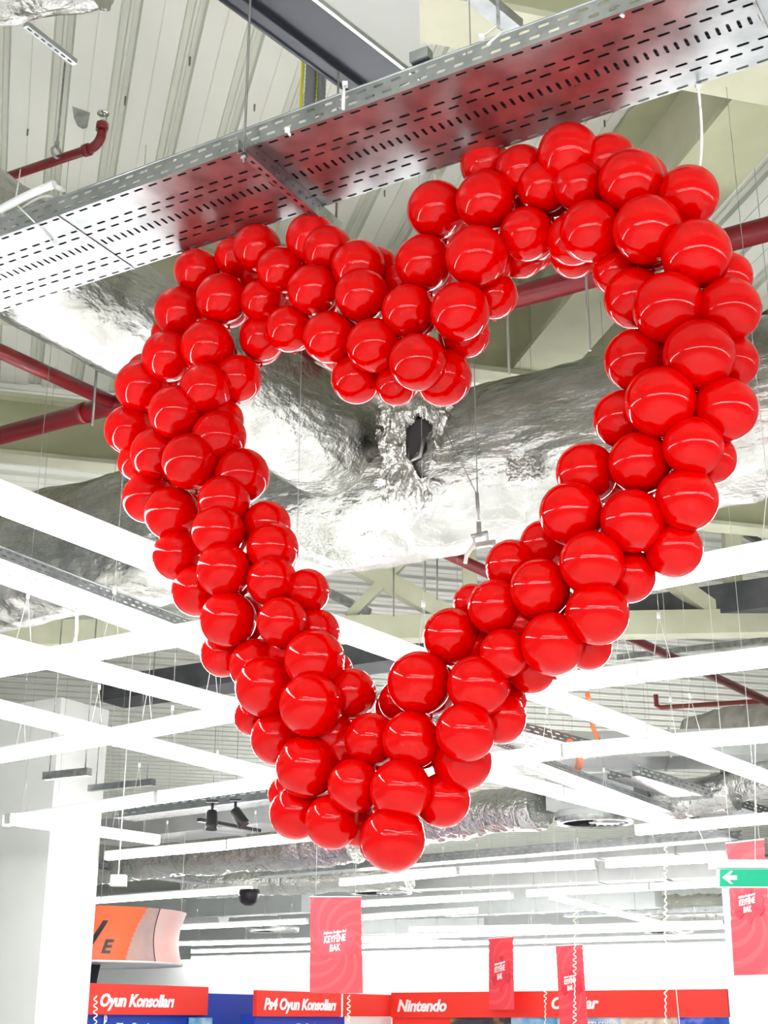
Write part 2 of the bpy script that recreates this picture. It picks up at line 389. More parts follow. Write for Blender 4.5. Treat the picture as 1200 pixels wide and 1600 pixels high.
# torn joint : dark hole with crumpled foil around
pj = vh(650, 704, cB - Vector((-U2.y, U2.x, 0)) * -(RB * .98), U2)
jn = thing('torn_foil_patch', pj, 'crumpled torn foil around a dark hole where the two silver ducts meet', 'foil')
nB = (CAM - pj); nB.z *= 1; nB.normalize(); sB_ = nB.cross(Z).normalized(); uB = sB_.cross(nB)
def crumple(mb, c, ax, ay_, nrm, w, h, seed, hole=.0, amp=.1, N_=34):
    vs = []
    for i in range(N_ + 1):
        for k in range(N_ + 1):
            u = i / N_ * 2 - 1; v = k / N_ * 2 - 1
            q = Vector((u * 2.4, v * 2.4, seed)); f = abs(noise.noise(q * 1.6)) * amp * 1.5 + abs(noise.noise(q * 4)) * amp * .8
            e = max(abs(u), abs(v)); ww = 1 + .25 * noise.noise(Vector((u * 3, v * 3, seed + 9)))
            vs.append(c + ax * (u * w * ww) + ay_ * (v * h * ww) + nrm * (f * (1 - e ** 4) - e ** 3 * amp * .6))
    fs = []
    for i in range(N_):
        for k in range(N_):
            u = (i + .5) / N_ * 2 - 1; v = (k + .5) / N_ * 2 - 1
            if ((u + .1) / .28) ** 2 + ((v - .05) / .42) ** 2 < hole * (1 + .6 * noise.noise(Vector((u * 4, v * 4, seed)))): continue
            if max(abs(u), abs(v)) + .3 * noise.noise(Vector((u * 5, v * 5, seed + 2))) > .97: continue
            fs.append((i * (N_ + 1) + k, (i + 1) * (N_ + 1) + k, (i + 1) * (N_ + 1) + k + 1, i * (N_ + 1) + k + 1))
    mb.add(vs, fs, 0, True)
mb = MB(); crumple(mb, pj + nB * .08, sB_, uB, nB, .34, .52, 4, hole=1.5, amp=.11, N_=60)
o = mb.build('crumpled_foil', M['foilrough'], jn, fix=False)
MB().lathe(pj + nB * .03, nB, [(0, .01), (.26, .01), (.3, .0), (.3, -.04)], 20).build('opening_shade_disc', M['black'], jn)  # black disc: the shade inside the hole is its colour
mb = MB(); mb.tube([pj + nB * .06 - sB_ * .07 + uB * .1, pj + nB * .1 - sB_ * .03 - uB * .05, pj + nB * .07 + sB_ * .06 - uB * .1, pj + nB * .05 + sB_ * .08 + uB * .02], .02, 8)
mb.build('loose_strap', M['galvd'], jn)
pj2 = vh(815, 735, cB - Vector((-U2.y, U2.x, 0)) * -(RB * .98), U2)
n2 = (CAM - pj2).normalized(); s2 = n2.cross(Z).normalized(); u2_ = s2.cross(n2)
mb = MB(); crumple(mb, pj2 + n2 * .02, s2, u2_, n2, .13, .1, 8, hole=.35, amp=.05)
tag(mb.build('foil_tear', M['foilrough'], fix=False), 'small tear in the silver duct foil beside the right inner edge of the heart', 'foil')
# top-left foil corner
duct('foil_duct', az(-150, -35, 6.6), az(150, -75, 6.6), .28, 'pale foil duct end filling the top left corner', seed=21, amp=.03)
# grey lagged ducts at left
# dark duct beyond truss
dd = az(600, 1022, 7.2)
mb = MB(); mb.bar(dd - U2 * 9, dd + U2 * 5.6, .7, .42); tag(mb.build('dark_duct', M['darkduct']), 'dark grey rectangular duct running behind the roof truss', 'duct')

# ------------------------------------------------------------------ fire pipes
def pipe(name, a, b, r, label, m='pipe', joints=()):
    root = thing(name, a, label, 'pipe'); MB().tube([a, b], r, 20).build('pipe_run', M[m], root)
    for t in joints:
        p = a.lerp(b, t); d = (b - a).normalized(); MB().tube([p - d * .04, p + d * .04], r * 1.12, 20).build('coupling', M[m], root)
    return root
ZP = 7.2
pa = az(100, 654, ZP); rp = 14.5 / FPX * (pa - CAM).length
def online(P, dr, x):  # point of the line P,dr seen at pixel column x
    d = ray(x, 0); nn = (ray(x, 0).cross(ray(x, 1600))).normalized(); return P + dr * ((CAM - P).dot(nn) / dr.dot(nn))
d1 = (az(1170, 366, ZP) - pa).normalized()
pipe('fire_pipe', online(pa, d1, -120), online(pa, d1, 1300), rp, 'thick dark red fire main crossing behind the whole heart', joints=(.235, .5))
b0 = az(0, 549, ZP); b1 = az(178, 630, ZP); b2 = az(1190, 1092, ZP + .3)
pipe('fire_pipe', b0 - (b1 - b0) * .6, b1 + (b1 - b0) * .05, rp * .72, 'thinner red pipe joining the fire main left of the heart', joints=(.98,))
c_0 = az(640, 838, ZP); c_1 = az(1225, 1108, ZP)
pipe('fire_pipe', c_0, c_1, rp * .8, 'long dark red pipe descending right behind the duct and balloons')
# sprinkler branch top left
sa = az(25, 272, 7.7); sb = az(140, 233, 7.7); rs = 7.2 / FPX * (sb - CAM).length
sp = thing('sprinkler_pipe', sa, 'red sprinkler branch pipe with upturned elbow at upper left', 'pipe')
pts = [sa + (sa - sb) * .3, sb] ; e = (sb - sa).normalized()
el = [sb + e * .10 * sin(t) + Z * .10 * (1 - cos(t)) for t in [k * pi / 2 / 8 for k in range(9)]]
MB().tube([pts[0]] + el + [el[-1] + Z * .06], rs, 16).build('pipe_run', M['pipe'], sp)
MB().tube([sb - e * .05, sb - e * .0], rs * 1.3, 16).build('coupling', M['pipe'], sp)
MB().tube([el[-1] + Z * .03, el[-1] + Z * .09], rs * 1.3, 8).build('coupling', M['pipe'], sp)
tp = el[-1] + Z * .09
hd = MB(); hd.lathe(tp, Z, [(0, 0), (.014, 0), (.012, .03), (.006, .04)], 12); hd.tube([tp + Z * .03 + U4 * .015, tp + Z * .07 + U4 * .012, tp + Z * .085], .004, 6)
hd.tube([tp + Z * .03 - U4 * .015, tp + Z * .07 - U4 * .012, tp + Z * .085], .004, 6); hd.lathe(tp + Z * .085, Z, [(0, 0), (.045, .0), (.045, .006), (0, .01)], 16)
hd.build('sprinkler_head', M['chrome'], sp)
# pipe hanger with strut
hp = az(88, 238, 7.7); hr = thing('pipe_hanger', hp, 'steel hanger rod with clamp holding the red sprinkler pipe, upper left', 'hanger')
ctop = az(106, 92, ROOF - .12); ztop = ROOF
MB().tube([hp + Z * rs * 1.5, Vector((hp.x, hp.y, ROOF))], .008, 8).build('rod', M['galvd'], hr)
mb = MB(); mb.lathe(hp - e * .012, e, [(rs * 1.15, 0), (rs * 1.35, 0), (rs * 1.35, .024), (rs * 1.15, .024)], 20); mb.bar(hp + Z * rs * 1.2, hp + Z * (rs * 1.2 + .05), .03, .02)
mb.build('clamp', M['galvd'], hr)
fb = az(113, 166, 7.98)
mb = MB(); tri = [fb, fb + U4 * .13 - Z * .03, fb + U4 * .12 - Z * .16, fb + U4 * .09 - Z * .18, fb + U4 * .05 - Z * .16, fb + U4 * .02 - Z * .10]
mb.extr(tri, U3, .004); tag(mb.build('angle_plate', M['galvd']), 'small notched steel angle plate hanging beside the sprinkler hanger rod', 'bracket')
sa_ = az(40, 38, 7.95); sb_ = az(117, 98, 7.95)
mb = MB(); mb.bar(sa_, sb_, .045, .035)
so = thing('strut_channel', sa_, 'slotted steel strut at upper left, under the corner foil duct', 'strut')
mb.build('channel', M['galv'], so)
for k in range(7):
    p = sa_.lerp(sb_, (k + .6) / 7.4); dd_ = (sb_ - sa_).normalized(); MB().bar(p - dd_ * .018 - Z * .018, p + dd_ * .018 - Z * .018, .012, .003).build('slot_shade', M['black'], so)  # black bars put the shade of the open slots into colour
MB().tube([Vector((sa_.x, sa_.y, 7.95)), Vector((sa_.x, sa_.y, ROOF))], .006, 6).build('rod', M['galvd'], so)

# ------------------------------------------------------------------ white plenum box with dark underside
ZB = 6.45
n0 = az(490, -6, ZB); n1 = az(636, 108, ZB); f0 = az(374, 6, ZB); f1 = az(556, 130, ZB)
dn = (n1 - n0).normalized(); wv = Vector((-dn.y, dn.x, 0)); wb = (f0 - n0).dot(wv)
pend = vh(656, 85, n0, dn); Ln = (pend - n0).dot(dn)
st = n0 - dn * 1.2; LB = Ln + 1.2
pl = thing('plenum_box', st, 'white sheet air plenum box with dark grey underside above the cable tray', 'plenum')
MB().box(st + Z * .02, dn * LB, wv * wb, Z * 1.1).build('casing', M['white'], pl)
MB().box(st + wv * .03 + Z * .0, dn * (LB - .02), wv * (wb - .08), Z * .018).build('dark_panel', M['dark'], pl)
MB().box(st - Z * .006, dn * LB, wv * .022, Z * .03).build('edge_trim', M['galv'], pl)
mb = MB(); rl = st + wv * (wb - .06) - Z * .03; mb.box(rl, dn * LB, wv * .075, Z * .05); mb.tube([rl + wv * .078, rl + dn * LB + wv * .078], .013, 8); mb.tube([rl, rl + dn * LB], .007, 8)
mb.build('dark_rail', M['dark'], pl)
# corrugated conduits and yellow cables
for (x, r, m, nm, lb) in ((483, .030, 'conduit', 'corrugated_conduit', 'left corrugated grey conduit rising from the cable tray'), (500, .024, 'conduit', 'corrugated_conduit', 'right narrower corrugated grey conduit rising from the cable tray'),
                          (469, .009, 'yellow', 'yellow_cable', 'yellow earth cable left of the grey conduits'), (493, .008, 'yellow', 'yellow_cable', 'yellow earth cable between the two grey conduits')):
    p = az(x, 185, 6.35); q = p + Z * 1.4 + U2 * .02
    N_ = 90 if m == 'conduit' else 8
    rr = [r * (1 + (.09 if i % 2 else -.05)) for i in range(N_ + 1)] if m == 'conduit' else [r] * (N_ + 1)
    o = MB().tube([p.lerp(q, i / N_) + FAR * .03 * sin(i / N_ * 3) for i in range(N_ + 1)], rr, 14).build(nm, M[m]); tag(o, lb, 'cable' if m == 'yellow' else 'conduit')
# strut top right
sa_ = az(738, -12, 6.3); sb_ = az(806, 44, 6.3)
so = thing('strut_channel', sa_, 'galvanised slotted strut at the top edge, above the cable tray right of the white box', 'strut')
mb = MB(); mb.bar(sa_, sb_, .09, .06); mb.build('channel', M['galv'], so)
MB().tube([az(779, 40, 5.5), az(777, 8, 6.3) + Z * 1], .008, 8).build('rod', M['galvd'], so)
mb = MB(); p = az(668, 86, 5.62); mb.box(p, U2 * .09, FAR * .05, Z * .05); tag(mb.build('tray_clip', M['galv']), 'small folded clip standing on the tray right of the white box', 'bracket')
# wire at the top
MB_ = MB().tube([az(735, 70, 5.6), Vector((az(735, 70, 5.6).x, az(735, 70, 5.6).y, ROOF))], .003, 6).build('suspension_wire', M['wire']); tag(MB_, 'thin steel wire dropping at the top centre right of the white box', 'wire')

# zip ties and white cables on the tray
def zt(label, pts, r=.006):
    root = thing('zip_tie', pts[0], label, 'zip tie'); MB().tube(pts, r, 8).build('strap', M['zip'], root)
    p = pts[0]; MB().box(p - Vector((.012, .012, .01)), Vector((.024, 0, 0)), Vector((0, .024, 0)), Z * .02).build('head', M['zip'], root)
p = az(1089, 130, ZT); p = a0 + U2 * ((p - a0).dot(U2)) + FAR * (WT + .008)
zt('long white zip tie hanging from the tray far edge above the right lobe', bez(p, p - Z * .15, p - Z * .3 + U2 * .0, p - Z * .42 + U2 * .03), .0065)
p = az(539, 132, ZT + .11); zt('white zip tie looped over the tray rail left of centre', [p, p - Z * .05 - FAR * .012, p - Z * .14 - FAR * .012], .008)
p = az(769, 52, ZT + .10); zt('curled white zip tie on the tray rail under the top strut', [p + U2 * .05, p - U2 * .02 + Z * .03, p - U2 * .05 - Z * .01, p - FAR * .015 - Z * .05, p + U2 * .02 - FAR * .01 - Z * .06])
p = az(967, 12, ZT + .05); zt('short white zip tie on the tray near the top right', [p, p - FAR * .012 - Z * .04, p - FAR * .01 - U2 * .02 - Z * .06], .007)
p = az(450, 205, ZT + .01) - FAR * .004; zt('small white zip tie stub on the tray beside the bracket', [p, p - Z * .03 - U2 * .015], .006)
for i, (pp, rr, lb) in enumerate((([(-30, 345), (10, 322), (50, 300), (85, 288)], .022, 'thick white cable bundle lying over the tray left end'),
                             ([(45, 305), (70, 286), (90, 288), (100, 300)], .014, 'curved white cable arching over the tray rail at left'),
                             ([(30, 330), (55, 308), (70, 304), (82, 308)], .008, 'thin white cable under the thick white bundle at left'))):
    pts = [az(x, y, 5.66) for x, y in pp]; pts = bez(*pts); o = MB().tube(pts, rr, 10).build('white_cable', M['zip']); tag(o, lb, 'cable')
o = MB().tube([az(28, 322, 5.6), az(60, 350, 5.5) - Z * .01, az(86, 380, 5.5) - Z * .01], .004, 6).build('white_string', M['zip']); tag(o, 'white string running from the cable bundle across the tray base', 'string')
o = MB().tube([az(32, 265, 6.6), az(25, 308, 5.75)], .004, 6).build('white_string', M['zip']); tag(o, 'white string rising from the cable bundle at left', 'string')

def online0(P, dr, x):  # point of the line P,dr seen at pixel column x
    nn = (ray(x, 0).cross(ray(x, 1600))).normalized(); return P + dr * ((CAM - P).dot(nn) / dr.dot(nn))
# ------------------------------------------------------------------ luminaires
ZL = 4.2
def lamp(a, b, label, z=ZL, w=.12, wires=(.12, .88), group=None, grow=0):
    A = az(*a, z) if len(a) == 2 else Vector(a); B = az(*b, z) if len(b) == 2 else Vector(b)
    root = thing('linear_light', A, label, 'ceiling light', group); d = (B - A).normalized(); sd = d.cross(Z).normalized()
    mb = MB(); mb.bar(A + Z * .055, B + Z * .055, w * .8, .075); mb.build('housing', M['white'], root)
    prof = [(w / 2, .015), (w / 2, -.02), (w * .36, -.045), (0, -.055), (-w * .36, -.045), (-w / 2, -.02), (-w / 2, .015)]
    P = [A + sd * x + Z * h for x, h in prof] + [B + sd * x + Z * h for x, h in prof]
    mb = MB(); mb.add(P, [(i, i + 1, 8 + i, 7 + i) for i in range(6)]); mb.add(P[:7], [list(range(7))]); mb.add(P[7:], [list(range(7))]); mb.build('diffuser', M['lamp'], root)
    for e_, s in ((A, -1), (B, 1)):
        MB().bar(e_ + Z * .02, e_ + d * s * .012 + Z * .02, w * 1.02, .14).build('end_cap', M['white'], root)
    for t in wires:
        p = A.lerp(B, t); k = p + Z * .45
        MB().tube([k, Vector((k.x, k.y, ROOF))], .0022, 6).build('suspension_wire', M['galvd'], root)
        mb = MB(); mb.tube([k, p - d * .07 + Z * .09], .003, 5); mb.tube([k, p + d * .07 + Z * .09], .003, 5); mb.lathe(k - Z * .02, Z, [(0, 0), (.015, 0), (.015, .05), (0, .05)], 8)
        mb.build('wire_clamp', M['zip'], root)
    return root
A0 = az(0, 784, ZL); A1 = az(335, 915, ZL); dA = (A1 - A0).normalized()
lamp(tuple(A0 - dA * 4), (335, 915), 'bright linear light entering at left edge beside the heart, above the perforated tray', wires=(.3,), w=.15)
lamp((425, 950), (690, 1045), 'bright linear light crossing the opening of the heart tip')
lamp((828, 1082), (1000, 1144), 'linear light descending from the heart right side, left piece of its row')
lamp((1004, 1147), (1320, 1262), 'linear light descending to the right edge, right piece of its row')
lamp((-150, 975), (372, 1111), 'linear light from left edge passing under the white clamps', wires=(.3, .9))
lamp((378, 1114), (640, 1180), 'linear light mostly hidden behind the lower left balloons', wires=())
lamp((700, 1197), (872, 1240), 'linear light emerging right of the heart tip, left piece', wires=(.7,))
lamp((876, 1242), (1040, 1284), 'linear light above the round ceiling diffuser, right piece', wires=(.4,))
lamp((-150, 1075), (184, 1157), 'linear light at left edge above the white column')
lamp((188, 1158), (520, 1238), 'linear light running under the crossing toward the heart tip', wires=(.2,))
lamp((12, 1282), (245, 1314), 'short linear light in front of the white column', wires=(.3, .7))
lamp((-200, 1081), (318, 991), 'linear light rising to the heart from the left edge, topmost of its direction', wires=(.75,))
lamp((-100, 1201), (178, 1153), 'linear light at left edge rising to the crossing', wires=(.5,))
lamp((184, 1152), (420, 1108), 'linear light rising from the crossing to the left balloons', wires=(.2,))
lamp((10, 1285), (245, 1249), 'linear light rising in front of the white column, left piece')
lamp((252, 1248), (560, 1206), 'linear light above the two black spotlights', wires=(.3,))
lamp((960, 918), (1330, 848), 'bright linear light at right edge across the cream truss post', w=.15, wires=(.7,))
lamp((810, 1079), (998, 1056), 'linear light right of the heart under the truss, left piece')
lamp((1002, 1055), (1300, 1019), 'linear light right of the heart under the truss, right piece')
lamp((700, 1200), (880, 1177), 'linear light right of the heart tip above the orange cables')
lamp((884, 1176), (1300, 1143), 'linear light at right edge above the foil ducts', wires=(.5,))
lamp((168, 1339), (356, 1322), 'linear light under the crumpled foil, left piece', wires=(.5,))
lamp((360, 1321), (560, 1300), 'linear light under the crumpled foil, right piece', wires=(.2,))
lamp((996, 1299), (1300, 1272), 'linear light right of the round ceiling diffuser', wires=(.3,))
lamp((120, 1410), (398, 1390), 'linear light above the orange drum sign', wires=(.2, .8))
lamp((534, 1380), (716, 1363), 'linear light below the heart tip, left piece')
lamp((722, 1362), (930, 1352), 'linear light below the heart tip, right piece')
lamp((948, 1351), (1140, 1341), 'linear light left of the tall banner at right', wires=(.4,))
lamp((566, 1413), (800, 1400), 'faraway linear light right of the large banner')
lamp((825, 1397), (1013, 1387), 'faraway linear light with a curled ribbon before its right end')
lamp((1018, 1387), (1140, 1380), 'faraway linear light behind the tall right banner')
lamp((862, 1402), (1060, 1451), 'faraway linear light slanting down to the right')
lamp((566, 1434), (745, 1423), 'faraway linear light with a pale end right of the large banner, lower one')
lamp((640, 1453), (860, 1449), 'faraway linear light low above the white back wall, centre')
lamp((790, 1453), (1130, 1443), 'faraway linear light low above the white back wall, right')
lamp((285, 1449), (480, 1440), 'faraway linear light right of the orange drum sign')
lamp((270, 1475), (480, 1470), 'faraway linear light lowest beside the drum sign', wires=(.2, .8))
lamp((566, 1491), (634, 1494), 'small faraway linear light just above the back wall beside the large banner', wires=(.5,))
lamp((566, 1470), (720, 1473), 'faraway linear light below the round diffuser beside the large banner', wires=(.5,))
for k, (y_, lb) in enumerate(((1464, 'highest of three long light rows added to brighten the back wall'), (1477, 'middle of three long light rows added to brighten the back wall'), (1488, 'lowest of three long light rows added to brighten the back wall'))):  # extra rows added to brighten the far end
    p_ = az(640, y_, ZL)
    if k < 2 or True: lamp(tuple(online0(p_, U2, 300)), tuple(online0(p_, U2, 1135)), lb)
# rows of the same lights over and behind the camera
g = 'ceiling lights over and behind the viewer'
rowlab = 'linear ceiling light over the viewer, seen only mirrored in the balloons'
def rowU(p, d, L0, L1): lamp(tuple(p + d * L0), tuple(p + d * L1), rowlab, wires=(), group=g)
rowU(Vector((0, .9, ZL)), U2, -4.0, .9); rowU(Vector((0, .9, ZL)), U2, 1.0, 2.4)
rowU(Vector((0, -3.6, ZL)), U2, -7, 7); rowU(Vector((0, -8, ZL)), U2, -7, 7)
rowU(Vector((2.9, 0, ZL)), U1, -1.5, 4.5); rowU(Vector((2.9, 0, ZL)), U1, -7, -1.6); rowU(Vector((7.5, 1, ZL)), U1, -4, 6)
rowU(Vector((-4.5, 0, ZL)), U1, -7, 1.0)

# ------------------------------------------------------------------ the balloon heart
BL = """308 424 33 1.5;369 400 31 1;402 388 35 1.8;438 422 34 2;346 467 37 2;281 488 37 1.5;410 470 32 1.5;324 542 39 2;451 514 34 2;410 528 34 .5
486 366 36 2;512 391 36 2;560 417 39 2.2;590 417 29 .7;489 453 37 2.5;565 461 39 2.6;514 527 38 2.5;584 540 40 2.5;638 486 39 2.6;628 440 28 .5
662 411 41 2.2;682 328 42 2;759 314 43 2.5;745 401 45 3;719 487 43 3;823 366 39 2;772 462 34 .7;815 398 34 .3;728 522 35 1;653 566 42 3
692 590 42 1;619 602 30 1;557 592 37 1;527 545 32 .2;887 216 43 2.5;759 258 36 1.5;815 250 37 2;849 292 37 2;905 290 36 2.2;951 252 39 1.4
986 284 46 2.5;1003 283 38 1.2;1075 306 43 1.6;923 361 44 2.6;896 374 38 1.5;1012 359 49 3;1088 397 49 2.6;1137 433 35 .6;897 398 34 .3;962 425 33 1
992 466 44 1.5;1045 481 51 3;1139 484 45 2;993 563 45 2;1092 555 51 3;1143 566 38 1;1032 628 51 3.5;1133 640 46 2;972 655 42 1.5;916 739 44 2
1000 723 45 2.5;1083 698 43 3;1111 717 36 1;893 803 47 3;988 814 46 3;1073 781 45 2.5;1053 858 41 1.5;925 880 47 3.5;982 900 39 1.5;850 850 35 1
799 884 38 1.5;844 920 44 3;933 959 46 3;919 1010 34 1;738 942 28 .5;775 949 41 2.5;706 995 42 2;788 1021 36 3;863 1006 46 3;830 1046 35 1
655 1067 46 3;747 1072 45 3;624 1095 30 .6;781 1121 38 1;795 1095 26 .3;643 1156 42 3;727 1145 43 3.2;580 1156 39 2.5;722 1189 43 1.6;626 1234 44 3.3
692 1250 39 1.5;614 1311 46 3;554 1228 39 3;519 1284 39 2.5;463 1270 38 1.5;480 1198 45 2.5;434 1153 39 1.5;486 1102 46 3.5;415 1073 44 2.5;549 1083 36 1.5
400 1040 39 1.5;349 1022 33 1;395 1120 27 .4;491 1031 44 3;525 1045 24 .4;495 988 34 1;441 972 37 3;356 968 41 2.5;480 924 33 1.4;425 908 37 2.5
308 923 37 1.5;350 891 40 3;278 868 37 1.5;426 857 38 2;417 820 35 1;341 831 39 3;268 802 39 2;230 778 36 1.2;350 783 38 2.5;378 743 40 1.5
297 721 41 3;245 708 38 2;213 722 27 .5;342 684 40 2;345 657 33 1;201 672 35 1.2;274 644 39 3;221 604 38 1.8;228 582 28 .6;321 608 38 2.5
371 592 35 1;262 557 37 2.2;262 522 24 .5;540 1170 36 1.2;560 1290 30 .9;590 1320 26 1;447 1240 26 1;740 1010 30 1.2;450 1020 30 1.5;520 1150 34 1.6;820 975 34 1.5"""
nH = FAR                                   # horizontal normal of the heart plane, pointing away
gH = (az(600, 292, ZT) - CAM).dot(nH) + .03   # distance of the plane from the camera
bal = []
for it in BL.replace('\n', ';').split(';'):
    x, y, r, d = map(float, it.split()); dr = ray(x, y); t = (gH + .16 - d * .085) / dr.dot(nH); P = CAM + dr * t
    R = r / FPX * (t * dr.length) * 1.075
    if P.z + R > ZT - .02 and (P - a0).dot(FAR) < WT + .02: P.z = ZT - .02 - R
    bal.append((P, R, d, r))
heart = thing('balloon_heart', az(614, 1350, 2.3) if False else Vector((bal[91][0].x, bal[91][0].y, bal[91][0].z - bal[91][1])), 'giant heart garland of glossy red balloons hanging from the large cable tray', 'balloon heart')
# one shared balloon shape: rounded pear with a tied neck on its -Z end
def balloon_mesh(R, seg=40, ring=26):
    mb = MB(); prof = []
    for i in range(ring + 1):
        th = pi * i / ring; r = sin(th); h = cos(th)
        if h < 0: h *= 1.04; r *= (1 - .05 * (-h) ** 2)
        prof.append((r * R, h * R))
    prof[-1] = (.045 * R, -1.05 * R); prof += [(.035 * R, -1.09 * R), (.07 * R, -1.12 * R), (.03 * R, -1.16 * R), (.09 * R, -1.24 * R), (.085 * R, -1.25 * R), (0, -1.2 * R)]
    mb.lathe(Vector((0, 0, 0)), Z, prof, seg); return mb
bmb = balloon_mesh(1.0); bme = bpy.data.meshes.new('balloon'); bme.from_pydata(bmb.v, [], bmb.f); bme.materials.append(M['balloon'])
for p in bme.polygons: p.use_smooth = True
bm = bmesh.new(); bm.from_mesh(bme); bmesh.ops.remove_doubles(bm, verts=bm.verts, dist=1e-5); bmesh.ops.recalc_face_normals(bm, faces=bm.faces); bm.to_mesh(bme); bm.free()
def orient(P, i):
    nb = [q[0] for j, q in enumerate(bal) if j != i and (q[0] - P).length < .45]
    c = sum(nb, Vector()) / len(nb) if nb else P + nH
    v = (c - P) * 1.3 + nH * .22; return v.normalized()
order = sorted(range(len(bal)), key=lambda i: -(bal[i][3] + 6 * min(bal[i][2], 2)))
keep = set(order[:100]); rest = MB()
for i, (P, R, d, r) in enumerate(bal):
    k = orient(P, i); q = (-k).to_track_quat('Z', 'Y'); mw = Matrix.Translation(P - heart.location) @ q.to_matrix().to_4x4() @ Matrix.Scale(R, 4)
    if i in keep:
        o = bpy.data.objects.new('balloon', bme); COL.objects.link(o); o.parent = heart; o.matrix_basis = mw
    else:
        rest.add([mw @ v + heart.location for v in bmb.v], bmb.f, 0, True)
# balloons of the far side, hidden inside the garland
for i, (P, R, d, r) in enumerate(bal):
    if True:
        k = orient(P, i); k.z *= .6; vd = (P - CAM).normalized(); Q = P + (k - vd * k.dot(vd)) * .07 + vd * (.12 if i % 2 else .18)
        if Q.z + R > ZT - .03: Q.z = ZT - .03 - R * .9
        rest.add([Q + v * R * .88 for v in bmb.v], bmb.f, 0, True)
o = rest.build('rear_balloons', M['balloon'], heart); o['kind'] = 'stuff'
for x, y, ln in ((402, 350, .1), (486, 330, .06), (887, 172, .04), (815, 212, .08), (680, 286, .4)):
    p = vh(x, y, CAM + nH * (gH + .0), U2); MB().tube([p - Z * .12, Vector((p.x, p.y, ZT))], .004, 6).build('hanging_line', M['zip'], heart)

# ------------------------------------------------------------------ rods and wires around the heart
def rod(label, x, y0, y1, z1, r=.008, name='hanger_rod', m='wire', cat='rod'):
    p = az(x, y1, z1); o = MB().tube([p, Vector((p.x, p.y, ROOF))], r, 8).build(name, M[m]); return tag(o, label, cat)
rod('steel hanger rod above the big foil duct, left one inside the heart', 796, 490, 585, 5.7, .009)
rod('steel hanger rod above the big foil duct, right one inside the heart', 922, 430, 548, 5.75, .009)
rod('thin rod beside the left fire pipes', 438 / 3 - 2, 580, 665, 6.5, .012)
pw = ay(748, 775, 8.2)
hc = thing('hanging_clamp', ay(748, 850, 8.2), 'steel clamp and hook on wires below the big foil duct inside the heart', 'clamp')
MB().tube([ay(746, 775, 8.2), Vector((ay(746, 775, 8.2).x, ay(746, 775, 8.2).y, ROOF))], .004, 6).build('wire', M['wire'], hc)
MB().tube([ay(745, 772, 8.2), ay(675, 632, 8.2)], .003, 6).build('wire', M['wire'], hc)
def yb(p): return ay(p[0], p[1], 8.2)
mb = MB(); mb.tube([yb((745, 770)), yb((748, 812))], .012, 8); mb.box(yb((745, 838)), Vector((.03, 0, 0)), Vector((0, .02, 0)), Z * .1); mb.tube([yb((736, 838)), yb((762, 832))], .014, 8)
mb.build('turnbuckle', M['galvd'], hc)
mb = MB(); mb.tube([yb((740, 836)), yb((741, 850)), yb((729, 868)), yb((727, 880))], .013, 8); mb.tube([yb((760, 832)), yb((762, 846)), yb((773, 856)), yb((778, 864))], .013, 8); mb.build('hook_bracket', M['white'], hc)
mb = MB(); mb.bar(yb((744, 853)), yb((774, 848)), .05, .03); mb.build('channel', M['galvd'], hc)

# column -------------------------------------------------------------------
pc = ay(62, 1500, 22); cw = ay(150, 1500, 22)
cr = (vh(157, 1300, pc, U1) - pc).dot(U1)
mb = MB(); mb.box(Vector((pc.x, pc.y, 0)), U1 * cr, U2 * 2.2, Z * (vh(62, 1080, pc, U1).z))
tag(mb.build('white_column', M['column']), 'broad white square column at the lower left edge', 'column')

# ------------------------------------------------------------------ far ceiling services
duct('foil_duct', az(640, 1290, 5.0), az(845, 1258, 5.0), .36, 'crumpled foil duct right of the heart tip, left of the round diffuser', 'foilrough', 41, .05, n=40)
duct('foil_duct', az(120, 1350, 4.85), az(560, 1312, 4.85), .42, 'crumpled foil duct at lower left under the spotlights', 'foilrough', 43, .06, n=40)
duct('foil_duct', az(1025, 1250, 5.0), az(1150, 1238, 5.0), .30, 'crumpled foil duct right of the grey plenum', 'foilrough', 45, .05, n=36)
duct('foil_duct', az(1140, 1222, 5.2), az(1260, 1205, 5.2), .30, 'foil wrapped duct at the right edge above the lights', 'foilrough', 47, .06, n=36)
duct('foil_duct', az(1020, 1425, 4.9), az(1190, 1418, 4.9), .45, 'faraway crumpled foil duct left of the tall banner', 'foilrough', 49, .08, n=30)
duct('foil_duct', az(290, 1382, 4.75), az(640, 1364, 4.75), .34, 'faraway foil duct above the large banner', 'foilrough', 51, .06, n=30)
duct('lagged_duct', az(1080, 1150, 7.0), az(1260, 1118, 7.0), .4, 'grey lagged duct at right edge under the thin red sprinkler pipe', 'grey_cloth', 53, .05, n=30)
